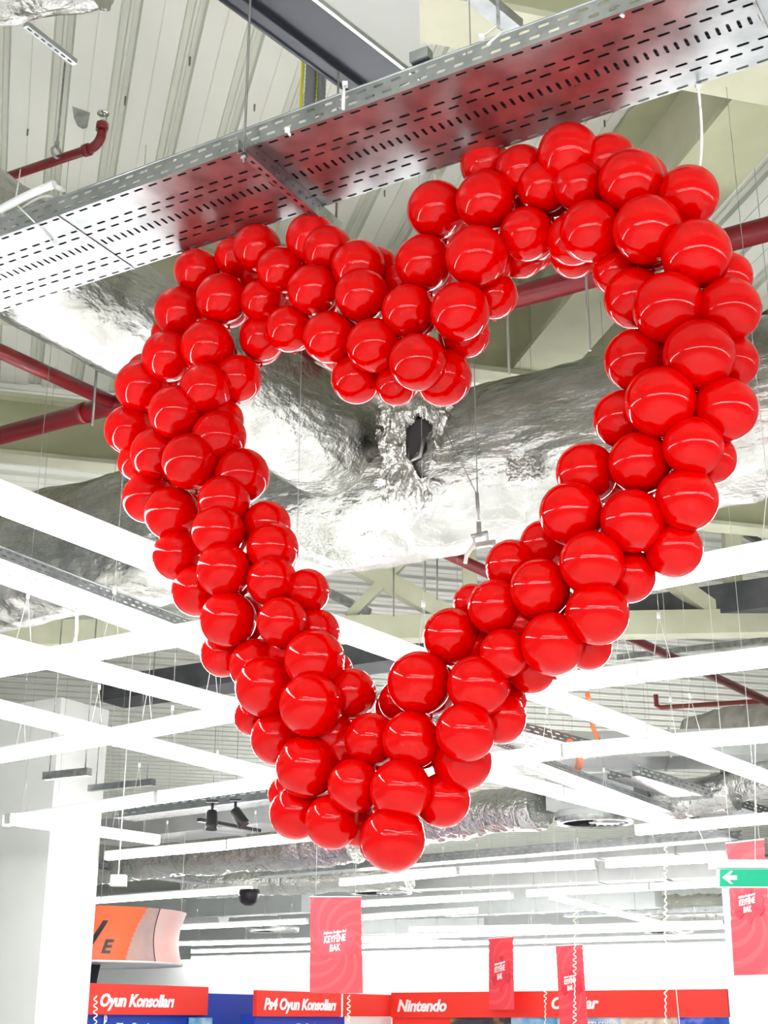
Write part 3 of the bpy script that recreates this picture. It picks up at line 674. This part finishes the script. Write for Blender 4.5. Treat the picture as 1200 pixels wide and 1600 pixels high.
# grey plenum with round swirl diffuser
pp = az(925, 1262, 4.9); pr = thing('grey_plenum', pp, 'grey sheet plenum box with a round swirl diffuser, right of the heart tip', 'plenum')
MB().box(pp - U2 * .75 - U1 * .1, U2 * 1.5, U1 * 1.1, Z * .52).build('box', M['rectduct'], pr)
def swirl(c, R, parent=None, label=None):
    mb = MB(); mb.lathe(c, Z, [(0, .0), (R * .14, -.01), (R * .16, 0), (R * .16, .04)], 20); mb.lathe(c, Z, [(R * .88, .0), (R * .9, -.03), (R, -.02), (R * 1.02, .05), (R * 1.02, .12)], 36)
    dk = MB(); dk.lathe(c + Z * .05, Z, [(0, 0), (R * .95, 0)], 36)
    for k in range(24):
        th = 2 * pi * k / 24; d = Vector((cos(th), sin(th), 0)); s = Vector((-sin(th), cos(th), 0)); mb.add([c + d * R * .15 + s * .01, c + d * R * .9 + s * R * .05, c + d * R * .9 - s * R * .05 + Z * .03, c + d * R * .15 - s * .01 + Z * .03], [(0, 1, 2, 3)])
    if parent is None: parent = thing('round_diffuser', c, label, 'diffuser')
    mb.build('swirl_vanes', M['galvd'], parent); dk.build('dark_core', M['dark'], parent); return parent
swirl(az(930, 1285, 4.75), .62, pr)
MB().lathe(az(930, 1285, 4.75) + Z * .06, Z, [(.66, 0), (.66, .2)], 30).build('neck', M['rectduct'], pr)
swirl(az(595, 1395, 4.6), .75, None, 'faraway round swirl diffuser right of the large banner top')
swirl(az(1045, 1456, 4.6), .85, None, 'faraway round diffuser low at right above the back wall')
swirl(az(428, 1455, 4.6), .85, None, 'faraway round diffuser left of the large banner')
# trays far
def ftray(a, b, z, w, label, fl=.12, pitch=.2):
    A = az(*a, z); B = az(*b, z); d = (B - A).normalized(); sd = Vector((-d.y, d.x, 0))
    if sd.dot(A - CAM) < 0: sd = -sd
    tray(A, d, sd, (B - A).length, w, fl, label, pitch)
ftray((400, 1370), (1140, 1308), 4.65, .5, 'faraway perforated cable tray just below the heart tip', .16)
ftray((175, 1278), (450, 1244), 4.7, .5, 'perforated cable tray behind the two black spotlights', .15)
ftray((150, 1358), (335, 1382), 4.6, .4, 'faraway perforated cable tray beside the white column', .14)
ftray((1000, 1212), (1230, 1284), 4.9, .5, 'perforated cable tray descending at the right edge', .14)
ftray((790, 1135), (960, 1180), 5.2, .5, 'perforated cable tray right of the heart, below the crossing lights', .12)
ftray((880, 1432), (1140, 1424), 4.75, .5, 'faraway perforated cable tray before the right foil duct', .16)
mb = MB()
# rectangular ducts far
def rduct(a, b, z, w, h, label, m='rectduct', name='sheet_metal_duct'):
    A = az(*a, z); B = az(*b, z); o = MB().bar(A + Z * h / 2, B + Z * h / 2, w, h)
    r = thing(name, A, label, 'duct'); o.build('duct_run', M[m], r)
    L = (B - A).length; d = (B - A).normalized(); n_ = int(L / 1.6)
    for i in range(1, n_ + 1): p = A + d * (i * 1.6); 
    for i in range(1, n_ + 1):
        p = A + d * (i * 1.6) + Z * h / 2; MB().bar(p - d * .02, p + d * .02, w + .06, h + .06).build('flange_joint', M[m], r)
rduct((620, 1362), (1150, 1330), 4.75, .5, .3, 'grey sheet metal duct under the tray below the heart tip')
rduct((560, 1395), (1150, 1370), 4.75, .6, .6, 'long grey rectangular duct, middle one of the faraway ducts')
rduct((700, 1432), (1030, 1418), 4.8, .6, .75, 'faraway grey rectangular duct behind the slanting light', 'ductgrey')
rduct((300, 1435), (480, 1426), 4.8, .6, .6, 'faraway grey rectangular duct left of the large banner', 'ductgrey')
rduct((560, 1460), (760, 1456), 4.8, .6, .5, 'faraway low rectangular duct right of the large banner', 'ductgrey')
rduct((165, 1320), (440, 1290), 4.9, 1.0, .4, 'grey duct between spotlights and crumpled foil at lower left', 'rectduct')
rduct((640, 1208), (850, 1192), 5.2, 1.2, .3, 'flat white duct right of the heart tip under the lights', 'white')
rduct((880, 1196), (1230, 1188), 5.4, 1.2, .4, 'flat grey duct at right between two light rows', 'rectduct')
rduct((-40, 1340), (0, 1336), 4.9, .5, .4, 'grey duct stub beyond the left edge', 'ductgrey') if False else None
duct('round_duct', az(160, 1430, 5.0), az(350, 1424, 5.0), .42, 'smooth grey round duct above the orange drum sign', 'ductgrey', 61, .0, n=36)
# struts, thin sprinkler pipe, orange cables, spots
mb = MB(); mb.bar(az(1020, 1108, 6.9), az(1230, 1092, 6.9), .07, .07)
A = az(1026, 1106, 7.2); B = az(1240, 1092, 7.2); sp2 = thing('sprinkler_pipe', A, 'thin brown red sprinkler pipe with upturned end at right', 'pipe')
MB().tube([A + Z * .25, A + Z * .05, A + (B - A).normalized() * .08, B], .045, 12).build('pipe_run', M['pipefar'], sp2)
for (a, b, z, lb) in (((965, 1028), (1230, 997), 7.6, 'dark slotted steel strut under the cream truss at right'), ((70, 1213), (140, 1206), 4.75, 'thin dark strut before the white column'), ((140, 1232), (240, 1222), 5.2, 'white perforated strut beside the column top')):
    A = az(*a, z); B = az(*b, z); r = thing('strut_channel', A, lb, 'strut'); MB().bar(A, B, .1, .1).build('channel', M['galvd'] if 'dark' in lb else M['galv'], r)
    d = (B - A).normalized(); n_ = min(24, int((B - A).length / .2)); sd = d.cross(Z)
    for i in range(n_): p = A + d * (.15 + i * .2) - sd * .0; q = p + (CAM - p).normalized() * .0
    for e_ in (.1, .9): p = A.lerp(B, e_); MB().tube([p, Vector((p.x, p.y, ROOF))], .01, 6).build('rod', M['galvd'], r)
for i, pts in enumerate(([(868, 1213), (880, 1217), (898, 1214), (905, 1196)], [(905, 1196), (908, 1180), (900, 1170), (890, 1160)])):
    P = bez(*[az(x, y, 5.0) for x, y in pts]); tag(MB().tube(P, .05, 8).build('orange_cable', M['orange_c']), ['orange cable loop hanging below the lights right of the heart tip', 'orange cable rising from the loop right of the heart tip'][i], 'cable')
P = bez(*[az(x, y, 5.4) for x, y in ((918, 1085), (924, 1110), (922, 1140), (938, 1160))]); tag(MB().tube(P, .03, 8).build('orange_cable', M['orange_c']), 'thin orange cable drooping through the light crossing at right', 'cable')
for k, (x, y, lb) in enumerate(((332, 1258, 'left black track spotlight hanging below the tray, aimed straight down'), (368, 1256, 'right black track spotlight hanging below the tray, tilted to the right'))):
    p = az(x, y, 4.55); r = thing('track_spotlight', p, lb, 'spotlight')
    MB().tube([Vector((p.x, p.y, ROOF)), p + Z * .03], .003, 6).tube([p + Z * .03, p - Z * .1], .02, 8).build('stem', M['black'], r)
    ax = (Vector((0, 0, -1)) if k == 0 else Vector((.55, -.1, -.8))).normalized(); c = p - Z * .1
    MB().lathe(c, ax, [(0, -.03), (.06, -.03), (.075, 0), (.085, .18), (.09, .24), (.075, .25), (0, .22)], 20).build('lamp_head', M['black'], r)
    MB().box(p + Vector((-.08, -.02, .04)), Vector((.16, 0, 0)), Vector((0, .04, 0)), Z * .03).build('mount', M['black'], r)
mb = MB(); A = az(311, 1281, 4.5); B = az(405, 1298, 4.5); tag(mb.bar(A, B, .08, .05).build('black_track', M['black']), 'black lighting track beside the two spotlights', 'track')
c = az(389, 1402, 4.0); mb = MB(); mb.lathe(c, -Z, [(0, -.15), (.2, -.15), (.22, -.05), (.17, .1), (.08, .16), (0, .17)], 8); tag(mb.build('dome_speaker', M['black']), 'small black dome speaker left of the large banner, under the lights', 'speaker')
mb = MB(); c = ay(172, 1384, 21); mb.box(c, Vector((.22, 0, 0)), Vector((0, .15, 0)), Z * .16); mb.tube([c + Vector((.1, .07, .1)), Vector((c.x + .1, c.y + .07, ROOF))], .01, 6); tag(mb.build('junction_box', M['white']), 'small pale junction box right of the column top', 'box')

# ------------------------------------------------------------------ game department displays
def quad_box(P0, dr, x0, y0, x1, y1, t=.06, push=0.0):
    """box whose front face spans pixel corners (x0,y0 top left) (x1,y1 bottom right) on the vertical plane P0,dr"""
    n = Vector((-dr.y, dr.x, 0));
    if n.dot(P0 - CAM) > 0: n = -n
    a = vh(x0, y1, P0, dr); b = vh(x1, y1, P0, dr); c_ = vh(x0, y0, P0, dr); b.z = a.z
    return a + n * push, (b - a), Z * (c_.z - a.z), -n * t, n
def panel(name, m, parent, P0, dr, x0, y0, x1, y1, t=.06, push=0.0, zlow=None):
    a, ex, ez, en, n = quad_box(P0, dr, x0, y0, x1, y1, t, push)
    if zlow is not None: ez = Z * (a.z + ez.z - zlow); a = Vector((a.x, a.y, zlow))
    return MB().box(a, ex, en, ez).build(name, M[m], parent)
def sign_text(s, parent, P0, dr, x0, yb, x1, cap, m='textw', shear=.25, bold=.036, push=.0, name='lettering', lab=None):
    n = Vector((-dr.y, dr.x, 0));
    if n.dot(P0 - CAM) > 0: n = -n
    a = vh(x0, yb, P0, dr) + n * push; b = vh(x1, yb, P0, dr) + n * push; ex = b - a; ex.z = 0; w = ex.length; ex.normalize()
    h = (vh(x0, yb - cap, P0, dr) - vh(x0, yb, P0, dr)).z
    if ex.cross(Z).dot(n) < 0: pass
    o = text_mb(s, a, ex, Z, w, h, shear, bold, .01).build(name, M[m], parent, fix=False)
    if lab: o['label'] = lab
    return o
def noisy(name, cols, scale):
    m = mat(name, cols[0], .4); N, L, b = nt(m); tc = N.new('ShaderNodeTexCoord'); nz = N.new('ShaderNodeTexNoise'); nz.inputs['Scale'].default_value = scale; nz.inputs['Detail'].default_value = 3
    cr = N.new('ShaderNodeValToRGB'); e = cr.color_ramp.elements
    while len(e) < len(cols): e.new(.5)
    for i, c in enumerate(cols): e[i].position = .3 + .4 * i / (len(cols) - 1); e[i].color = (*c, 1)
    L.new(tc.outputs['Object'], nz.inputs['Vector']); L.new(nz.outputs['Fac'], cr.inputs[0]); L.new(cr.outputs[0], b.inputs['Base Color']); M[name] = m
noisy('poster_dark', [(.02, .02, .03), (.05, .05, .06), (.5, .3, .05)], 3)
noisy('poster_sky', [(.05, .25, .5), (.2, .5, .75), (.75, .85, .9)], 2.5)
noisy('poster_pale', [(.15, .3, .5), (.4, .6, .75), (.8, .85, .9)], 3)
noisy('poster_brown', [(.45, .35, .25), (.75, .68, .55), (.2, .12, .08)], 3)
noisy('poster_blue', [(.0, .03, .3), (.01, .1, .6), (.3, .3, .8)], 3)
PL = ay(150, 1582, 24)
u = thing('game_display', Vector((PL.x, PL.y, 0)), 'blue console display with red header reading Oyun Konsolları beside the white column', 'store display')
panel('back_panel', 'blue', u, PL, U1, 100, 1546, 398, 1610, .3, 0, 0)
hb = panel('header_board', 'signred', u, PL, U1, 100, 1535, 318, 1585, .08, .09)
sign_text('Oyun Konsolları', hb, PL, U1, 149, 1572, 265, 20, push=.095)
sign_text('PlayStation', u, PL, U1, 180, 1607, 246, 9, push=.02, shear=0, bold=.01)
mb = MB(); a = vh(160, 1603, PL, U1) - Vector((-U1.y, U1.x, 0)) * .02; MB().box(a, U1 * .03, -Vector((-U1.y, U1.x, 0)) * .01, Z * .16).build('symbol_stroke', M['textw'], u)
ring = MB(); cc = a + U1 * .03 + Z * .11; ring.tube([cc + U1 * (.04 * cos(t)) + Z * (.05 * sin(t)) for t in [-pi / 2 + k * pi / 8 for k in range(9)]], .014, 6); ring.build('symbol_bowl', M['textw'], u)
panel('small_poster', 'poster_sky', u, PL, U1, 292, 1590, 328, 1620, .02, .04)
PM = ay(397, 1588, 26)
u = thing('game_display', Vector((PM.x, PM.y, 0)), 'console display with red header reading Ps4 Oyun Konsolları below the large banner', 'store display')
panel('back_panel', 'blue', u, PM, U1, 397, 1585, 538, 1610, .3, 0, 0)
hb = panel('header_board', 'signred', u, PM, U1, 397, 1547, 531, 1588, .08, .05)
panel('white_edge_strip', 'textw', u, PM, U1, 529.5, 1553, 532, 1589, .09, .055)
sign_text('Ps4 Oyun Konsolları', hb, PM, U1, 408, 1577, 521, 18, push=.055)
sign_text('PlayStation', u, PM, U1, 462, 1607, 500, 8, push=.02, shear=0, bold=.01, m='textw')
u = thing('corner_header', Vector((vh(545, 1585, PM, U1).x, vh(545, 1585, PM, U1).y, 0)), 'plain red corner header between the Ps4 and Nintendo displays', 'store display')
hb = panel('header_board', 'signred', u, PM, U1, 532.5, 1552, 613, 1588, .08, 0)
panel('pale_panel', 'white', u, PM, U1, 538, 1588.5, 613, 1610, .08, -.02, 0)
PR = vh(613, 1590, PM, U1)
u = thing('game_display', Vector((PR.x, PR.y, 0)), 'long display with red header reading Nintendo and Oyunlar at lower right', 'store display')
hb = panel('header_board', 'signred', u, PR, U2, 613, 1551, 1140, 1590, .1, .05)
panel('red_panel', 'signred', u, PR, U2, 613, 1590, 704, 1612, .3, 0, 0)
sign_text('Nintendo', hb, PR, U2, 623, 1580, 700, 18, push=.055)
sign_text('Oyunlar', hb, PR, U2, 864, 1576, 938, 18, push=.055)
for k, (x0, x1, m, lb) in enumerate(((704, 800, 'poster_dark', 'dark game poster with orange patch'), (800, 871, 'poster_sky', 'sky blue game poster'), (872, 972, 'poster_pale', 'pale blue game poster'), (972, 1062, 'poster_brown', 'beige game poster with figures'), (1062, 1142, 'poster_blue', 'deep blue game poster'))):
    o = panel('game_poster', m, u, PR, U2, x0, 1589.5, x1, 1640, .05, .0); o['label'] = lb
sign_text('BATTLEFIELD', u, PR, U2, 905, 1607, 967, 11, push=.01, shear=0, bold=.0)
panel('plinth', 'white', u, PR, U2, 613, 1640, 1142, 1642, .3, -.02, 0)
# right white pier beside the display
pr_ = ay(1144, 1590, 25); mb = MB(); mb.box(Vector((pr_.x, pr_.y, 0)), -U2 * 3, U1 * .6, Z * 4.2); tag(mb.build('trim_1', M['wallw']), kind='structure')

# drum sign ----------------------------------------------------------------
cD = ay(128, 1515, 25.6); RD = 1.75; hD = .9; zb = ay(285, 1509, 25.6).z
dr_ = thing('drum_sign', Vector((cD.x, cD.y, zb)), 'large round hanging drum sign in orange and grey with black letters', 'hanging sign')
n = 360; vs = []; lv = [i / 70 for i in range(71)]
for t in lv:
    for k in range(n):
        th = 2 * pi * k / n; r = RD * (1 - .055 * sin(pi * t)) * (1 + .02 * t); vs.append(Vector((cD.x + r * cos(th), cD.y + r * sin(th), zb + hD * t)))
mb = MB()
for i in range(len(lv) - 1):
    for k in range(n):
        th = (k + .5) / n * 360; th = th if th < 180 else th - 360   # -90 faces the camera
        tm = (lv[i] + lv[i + 1]) / 2; a_ = th + 90                   # degrees to the right of the front
        mi = 0 if a_ < 35 + tm * 12 else (1 if a_ < 56 else 2)
        if a_ < -60: mi = 1
        mb.add([vs[i * n + k], vs[i * n + (k + 1) % n], vs[(i + 1) * n + (k + 1) % n], vs[(i + 1) * n + k]], [(0, 1, 2, 3)], mi, True)
mb.build('printed_band', [M['orange'], M['drumgrey'], M['drumpink']], dr_)
MB().lathe(Vector((cD.x, cD.y, zb + .02)), Z, [(0, 0), (RD * .985, 0), (RD * 1.005, -.02), (RD * 1.005, .015)], 64).build('white_underside', M['white'], dr_)
th = radians(-90 + 56); MB().tube([Vector((cD.x + RD * (1 - .055 * sin(pi * t)) * (1 + .02 * t) * cos(th), cD.y + RD * (1 - .055 * sin(pi * t)) * (1 + .02 * t) * sin(th), zb + hD * t)) for t in lv], .01, 6).build('seam', M['black'], dr_)
def drum_text(s, a0_, a1_, z0, h, sh):
    org = Vector((0, 0, 0)); mb = text_mb(s, org, Vector((1, 0, 0)), Z, 1.0, h, sh, .035, .0)
    for v in mb.v:
        a_ = a0_ + (a1_ - a0_) * v.x; th = radians(-90 + a_); tz = (z0 + v.z) / hD; r = RD * (1 - .055 * sin(pi * min(1, max(0, tz)))) * (1 + .02 * tz) + .012 - v.y
        z = v.z; v.x = cD.x + r * cos(th); v.y = cD.y + r * sin(th); v.z = zb + z0 + z
    mb.build('lettering', M['black'], dr_, fix=False)
drum_text('V', 13, 24.5, .21, .46, .35); drum_text('E', 21.5, 29, .15, .22, .3)
for x in (156, 283): p = ay(x, 1430, 25.6); MB().tube([Vector((p.x, cD.y if x > 200 else p.y, zb + hD)), Vector((p.x, cD.y if x > 200 else p.y, ROOF))], .006, 6).build('suspension_wire', M['zip'], dr_)
mb = MB(); p = ay(128, 1500, 17.5); q = ay(158, 1500, 17.5)
mb.extr([ay(130, 1492, 25.6), ay(160, 1492, 25.6), ay(152, 1531, 25.6), ay(150, 1549, 25.6), ay(130, 1549, 25.6)], Vector((0, 1, 0)), .05); tag(mb.build('dark_bracket', M['dark']), 'dark wedge bracket between drum sign and white column', 'bracket')

# hanging promotional banners ---------------------------------------------
def swirlmat(nm, c1, c2, org):
    m = mat(nm, c1, .55); N, L, b = nt(m); tc = N.new('ShaderNodeTexCoord'); mp = N.new('ShaderNodeMapping'); mp.inputs['Location'].default_value = (0, 0, -.72)
    sx = N.new('ShaderNodeSeparateXYZ'); L.new(tc.outputs['Object'], mp.inputs[0]); L.new(mp.outputs[0], sx.inputs[0])
    at = N.new('ShaderNodeMath'); at.operation = 'ARCTAN2'; L.new(sx.outputs['Z'], at.inputs[0]); L.new(sx.outputs['X'], at.inputs[1])
    ln = N.new('ShaderNodeVectorMath'); ln.operation = 'LENGTH'; L.new(mp.outputs[0], ln.inputs[0])
    ma = N.new('ShaderNodeMath'); ma.operation = 'MULTIPLY_ADD'; L.new(ln.outputs['Value'], ma.inputs[0]); ma.inputs[1].default_value = 2.2; L.new(at.outputs[0], ma.inputs[2])
    mu = N.new('ShaderNodeMath'); mu.operation = 'MULTIPLY'; mu.inputs[1].default_value = 12; L.new(ma.outputs[0], mu.inputs[0])
    sn = N.new('ShaderNodeMath'); sn.operation = 'SINE'; L.new(mu.outputs[0], sn.inputs[0])
    cr = N.new('ShaderNodeValToRGB'); cr.color_ramp.elements[0].color = (*c1, 1); cr.color_ramp.elements[1].color = (*c2, 1); cr.color_ramp.elements[0].position = .3; cr.color_ramp.elements[1].position = .7
    L.new(sn.outputs[0], cr.inputs[0]); L.new(cr.outputs[0], b.inputs['Base Color']); M[nm] = m
swirlmat('banner_print', (.88, .055, .075), (.92, .085, .105), None)
M['heartprint'] = mat('banner_heart', (.86, .045, .07), .3); M['heartdark'] = mat('banner_heart_small', (.76, .03, .06), .3)
def heart_poly(c, ex, ey, s, n=28):
    P = []
    for k in range(n):
        t = 2 * pi * k / n; x = 16 * sin(t) ** 3; y = 13 * cos(t) - 5 * cos(2 * t) - 2 * cos(3 * t) - cos(4 * t); P.append(c + ex * (x * s / 17) + ey * (y * s / 17))
    return P
def banner(label, TL, TR, BR, BL_, Y, yaw, tx, tilt=0):
    a = ay(*BL_, Y); w = ay(*BR, Y).x - a.x; hgt = (ay(*TL, Y) - a).length
    ex = Vector((cos(yaw), sin(yaw), 0)); wR = w / cos(yaw); ey = (ay(*TL, Y) - a).normalized(); ey = (Z + ex * ey.x / max(.5, cos(yaw))).normalized()
    n = ey.cross(ex).normalized() * 1.0
    if n.dot(CAM - a) < 0: n = -n
    org = a + ex * wR / 2
    r = thing('hanging_banner', org, label, 'banner')
    # scalloped outline
    L_ = []; Rr = []; N_ = 40
    for i in range(N_ + 1):
        t = i / N_; sc = .012 * abs(sin(t * pi * 13)) if .42 < t < .96 else 0
        L_.append(a + ey * hgt * t + ex * (sc)); Rr.append(a + ex * wR + ey * hgt * t - ex * sc)
    mb = MB(); th = .006
    V = L_ + Rr + [p - n * th for p in L_ + Rr]; m_ = N_ + 1
    mb.add(V, [(i, m_ + i, m_ + i + 1, i + 1) for i in range(N_)] + [(2 * m_ + i, 2 * m_ + i + 1, 3 * m_ + i + 1, 3 * m_ + i) for i in range(N_)])
    mb.add(V, [(i, i + 1, 2 * m_ + i + 1, 2 * m_ + i) for i in range(N_)] + [(m_ + i, 3 * m_ + i, 3 * m_ + i + 1, m_ + i + 1) for i in range(N_)])
    mb.build('cloth', M['banner_print'], r)
    c = org + ey * hgt * .51; s = wR * .40
    def hp_(name, c_, s_, m, d0, t_): MB().extr(heart_poly(c_ + n * d0, ex, ey, s_), n, t_).build(name, M[m], r)
    hp_('large_heart', c, s, 'heartprint', .001, .006); hp_('small_heart', c - ex * wR * .24 - ey * wR * .15, s * .32, 'heartdark', .009, .006); hp_('small_heart', c + ex * wR * .27 - ey * wR * .12, s * .32, 'heartdark', .009, .006); hp_('small_heart', c + ey * s * .75 + ex * .02, s * .22, 'heartdark', .009, .006)
    rot = ex + ey * .12; rot.normalize()
    for (s_, dy, wd, hh) in (('Aşkına hediye bul', .185, .44, .052), ('KEYFİNE', .03, .42, .125), ('BAK', -.135, .21, .125)):
        o = text_mb(s_, c + n * .016 + ey * wR * dy - rot * (wR * wd / 2) - ex * wR * .02, rot, ey, wR * wd, wR * hh, .1, .032, .004).build('lettering', M['textw'], r, fix=False)
    tt = org + ey * hgt
    MB().tube([a + ey * hgt + n * .0, a + ey * hgt + ex * wR], .008, 8).build('top_rod', M['white'], r)
    for k in (.12, .88): p = a + ey * hgt + ex * wR * k; MB().tube([p, Vector((p.x, p.y, ROOF))], .003, 5).build('hanging_string', M['zip'], r)
banner('largest red banner reading KEYFİNE BAK, hanging before the Ps4 display', (484, 1401), (567, 1399), (567, 1553), (484, 1552), 22, 0.0, 0)
banner('small faraway red banner reading KEYFİNE BAK before the Nintendo header', (763, 1467), (797, 1470), (798, 1580), (764, 1578), 29, -1.05, 0)
banner('narrow red banner reading KEYFİNE BAK partly covering the word Oyunlar', (868, 1478), (905, 1482), (912, 1604), (875, 1604), 26, -.9, 0)
banner('tall tilted pale red banner at the right edge beside the exit sign', (1133, 1318), (1183, 1325), (1195, 1526), (1147, 1524), 16.3, -.85, 0)

# exit sign ----------------------------------------------------------------
YE = 13
def pe(x, y): return ay(x, y, YE)
es = thing('exit_sign', pe(1170, 1386), 'green and white exit sign with left arrow at the right edge', 'exit sign')
ax_ = pe(1110, 1357); mb = MB(); mb.box(ax_, Vector((.72, 0, .0)), Vector((0, .08, 0)), pe(1110, 1343) - ax_); mb.build('housing', M['white'], es)
g0 = pe(1120, 1387); MB().box(g0, Vector((.6, 0, 0)), Vector((0, .02, 0)), pe(1120, 1356) - g0).build('white_plate', M['white'], es)
g1 = pe(1124.5, 1385); MB().box(g1 - Vector((0, .006, 0)), Vector((.56, 0, 0)), Vector((0, .01, 0)), pe(1124.5, 1358) - g1).build('green_face', M['green'], es)
ar = [(1128, 1371), (1141, 1361), (1145, 1361), (1139, 1368), (1151, 1368), (1151, 1375), (1139, 1375), (1145, 1381), (1141, 1381)]
MB().extr([pe(x, y) - Vector((0, .012, 0)) for x, y in ar], Vector((0, 1, 0)), .005).build('arrow', M['textw'], es)
MB().tube([pe(1111, 1343), pe(1089, 1290)], .003, 5).build('hanging_wire', M['zip'], es)
MB().tube([pe(1180, 1343), pe(1180, 1150)], .003, 5).build('hanging_wire', M['zip'], es)

# curled ribbons and strings ----------------------------------------------
def ribbon(label, x, y0, y1, Y, amp=.024, r=.008, turns=None):
    a = ay(x, y0, Y); b = ay(x, y1, Y); L = (a - b).length; turns = turns or L / .075; n_ = int(turns * 14)
    P = [a.lerp(b, i / n_) + Vector((amp * cos(2 * pi * turns * i / n_) * (.6 + .4 * sin(i * .05)), amp * .5 * sin(2 * pi * turns * i / n_), 0)) for i in range(n_ + 1)]
    return tag(MB().tube(P, r, 5).build('curled_ribbon', M['ribbon']), label, 'ribbon')
ribbon('long curled ribbon hanging left of the tall right banner', 1040, 1322, 1625, 17)
ribbon('curled ribbon hanging in front of the narrow red banner', 898, 1408, 1625, 20)
ribbon('curled ribbon hanging left of the narrow red banner', 852, 1455, 1625, 22)
ribbon('curled ribbon hanging below the largest banner', 545, 1555, 1625, 21)
ribbon('curled ribbon beside the white column bottom', 149, 1556, 1625, 18)
P = bez(ay(1048, 1475, 19), ay(1054, 1520, 19), ay(1058, 1560, 19), ay(1064, 1625, 19)); tag(MB().tube(P, .006, 5).build('white_string', M['ribbon']), 'plain string hanging right of the long curled ribbon', 'string')
MB_ = MB(); P = bez(ay(120, 950, 9.5), ay(120, 975, 9.5), ay(121, 1000, 9.5), ay(112, 1014, 9.5)); tag(MB_.tube(P, .012, 8).build('white_cable', M['zip']), 'white cable hanging from the lit tray at left', 'cable')
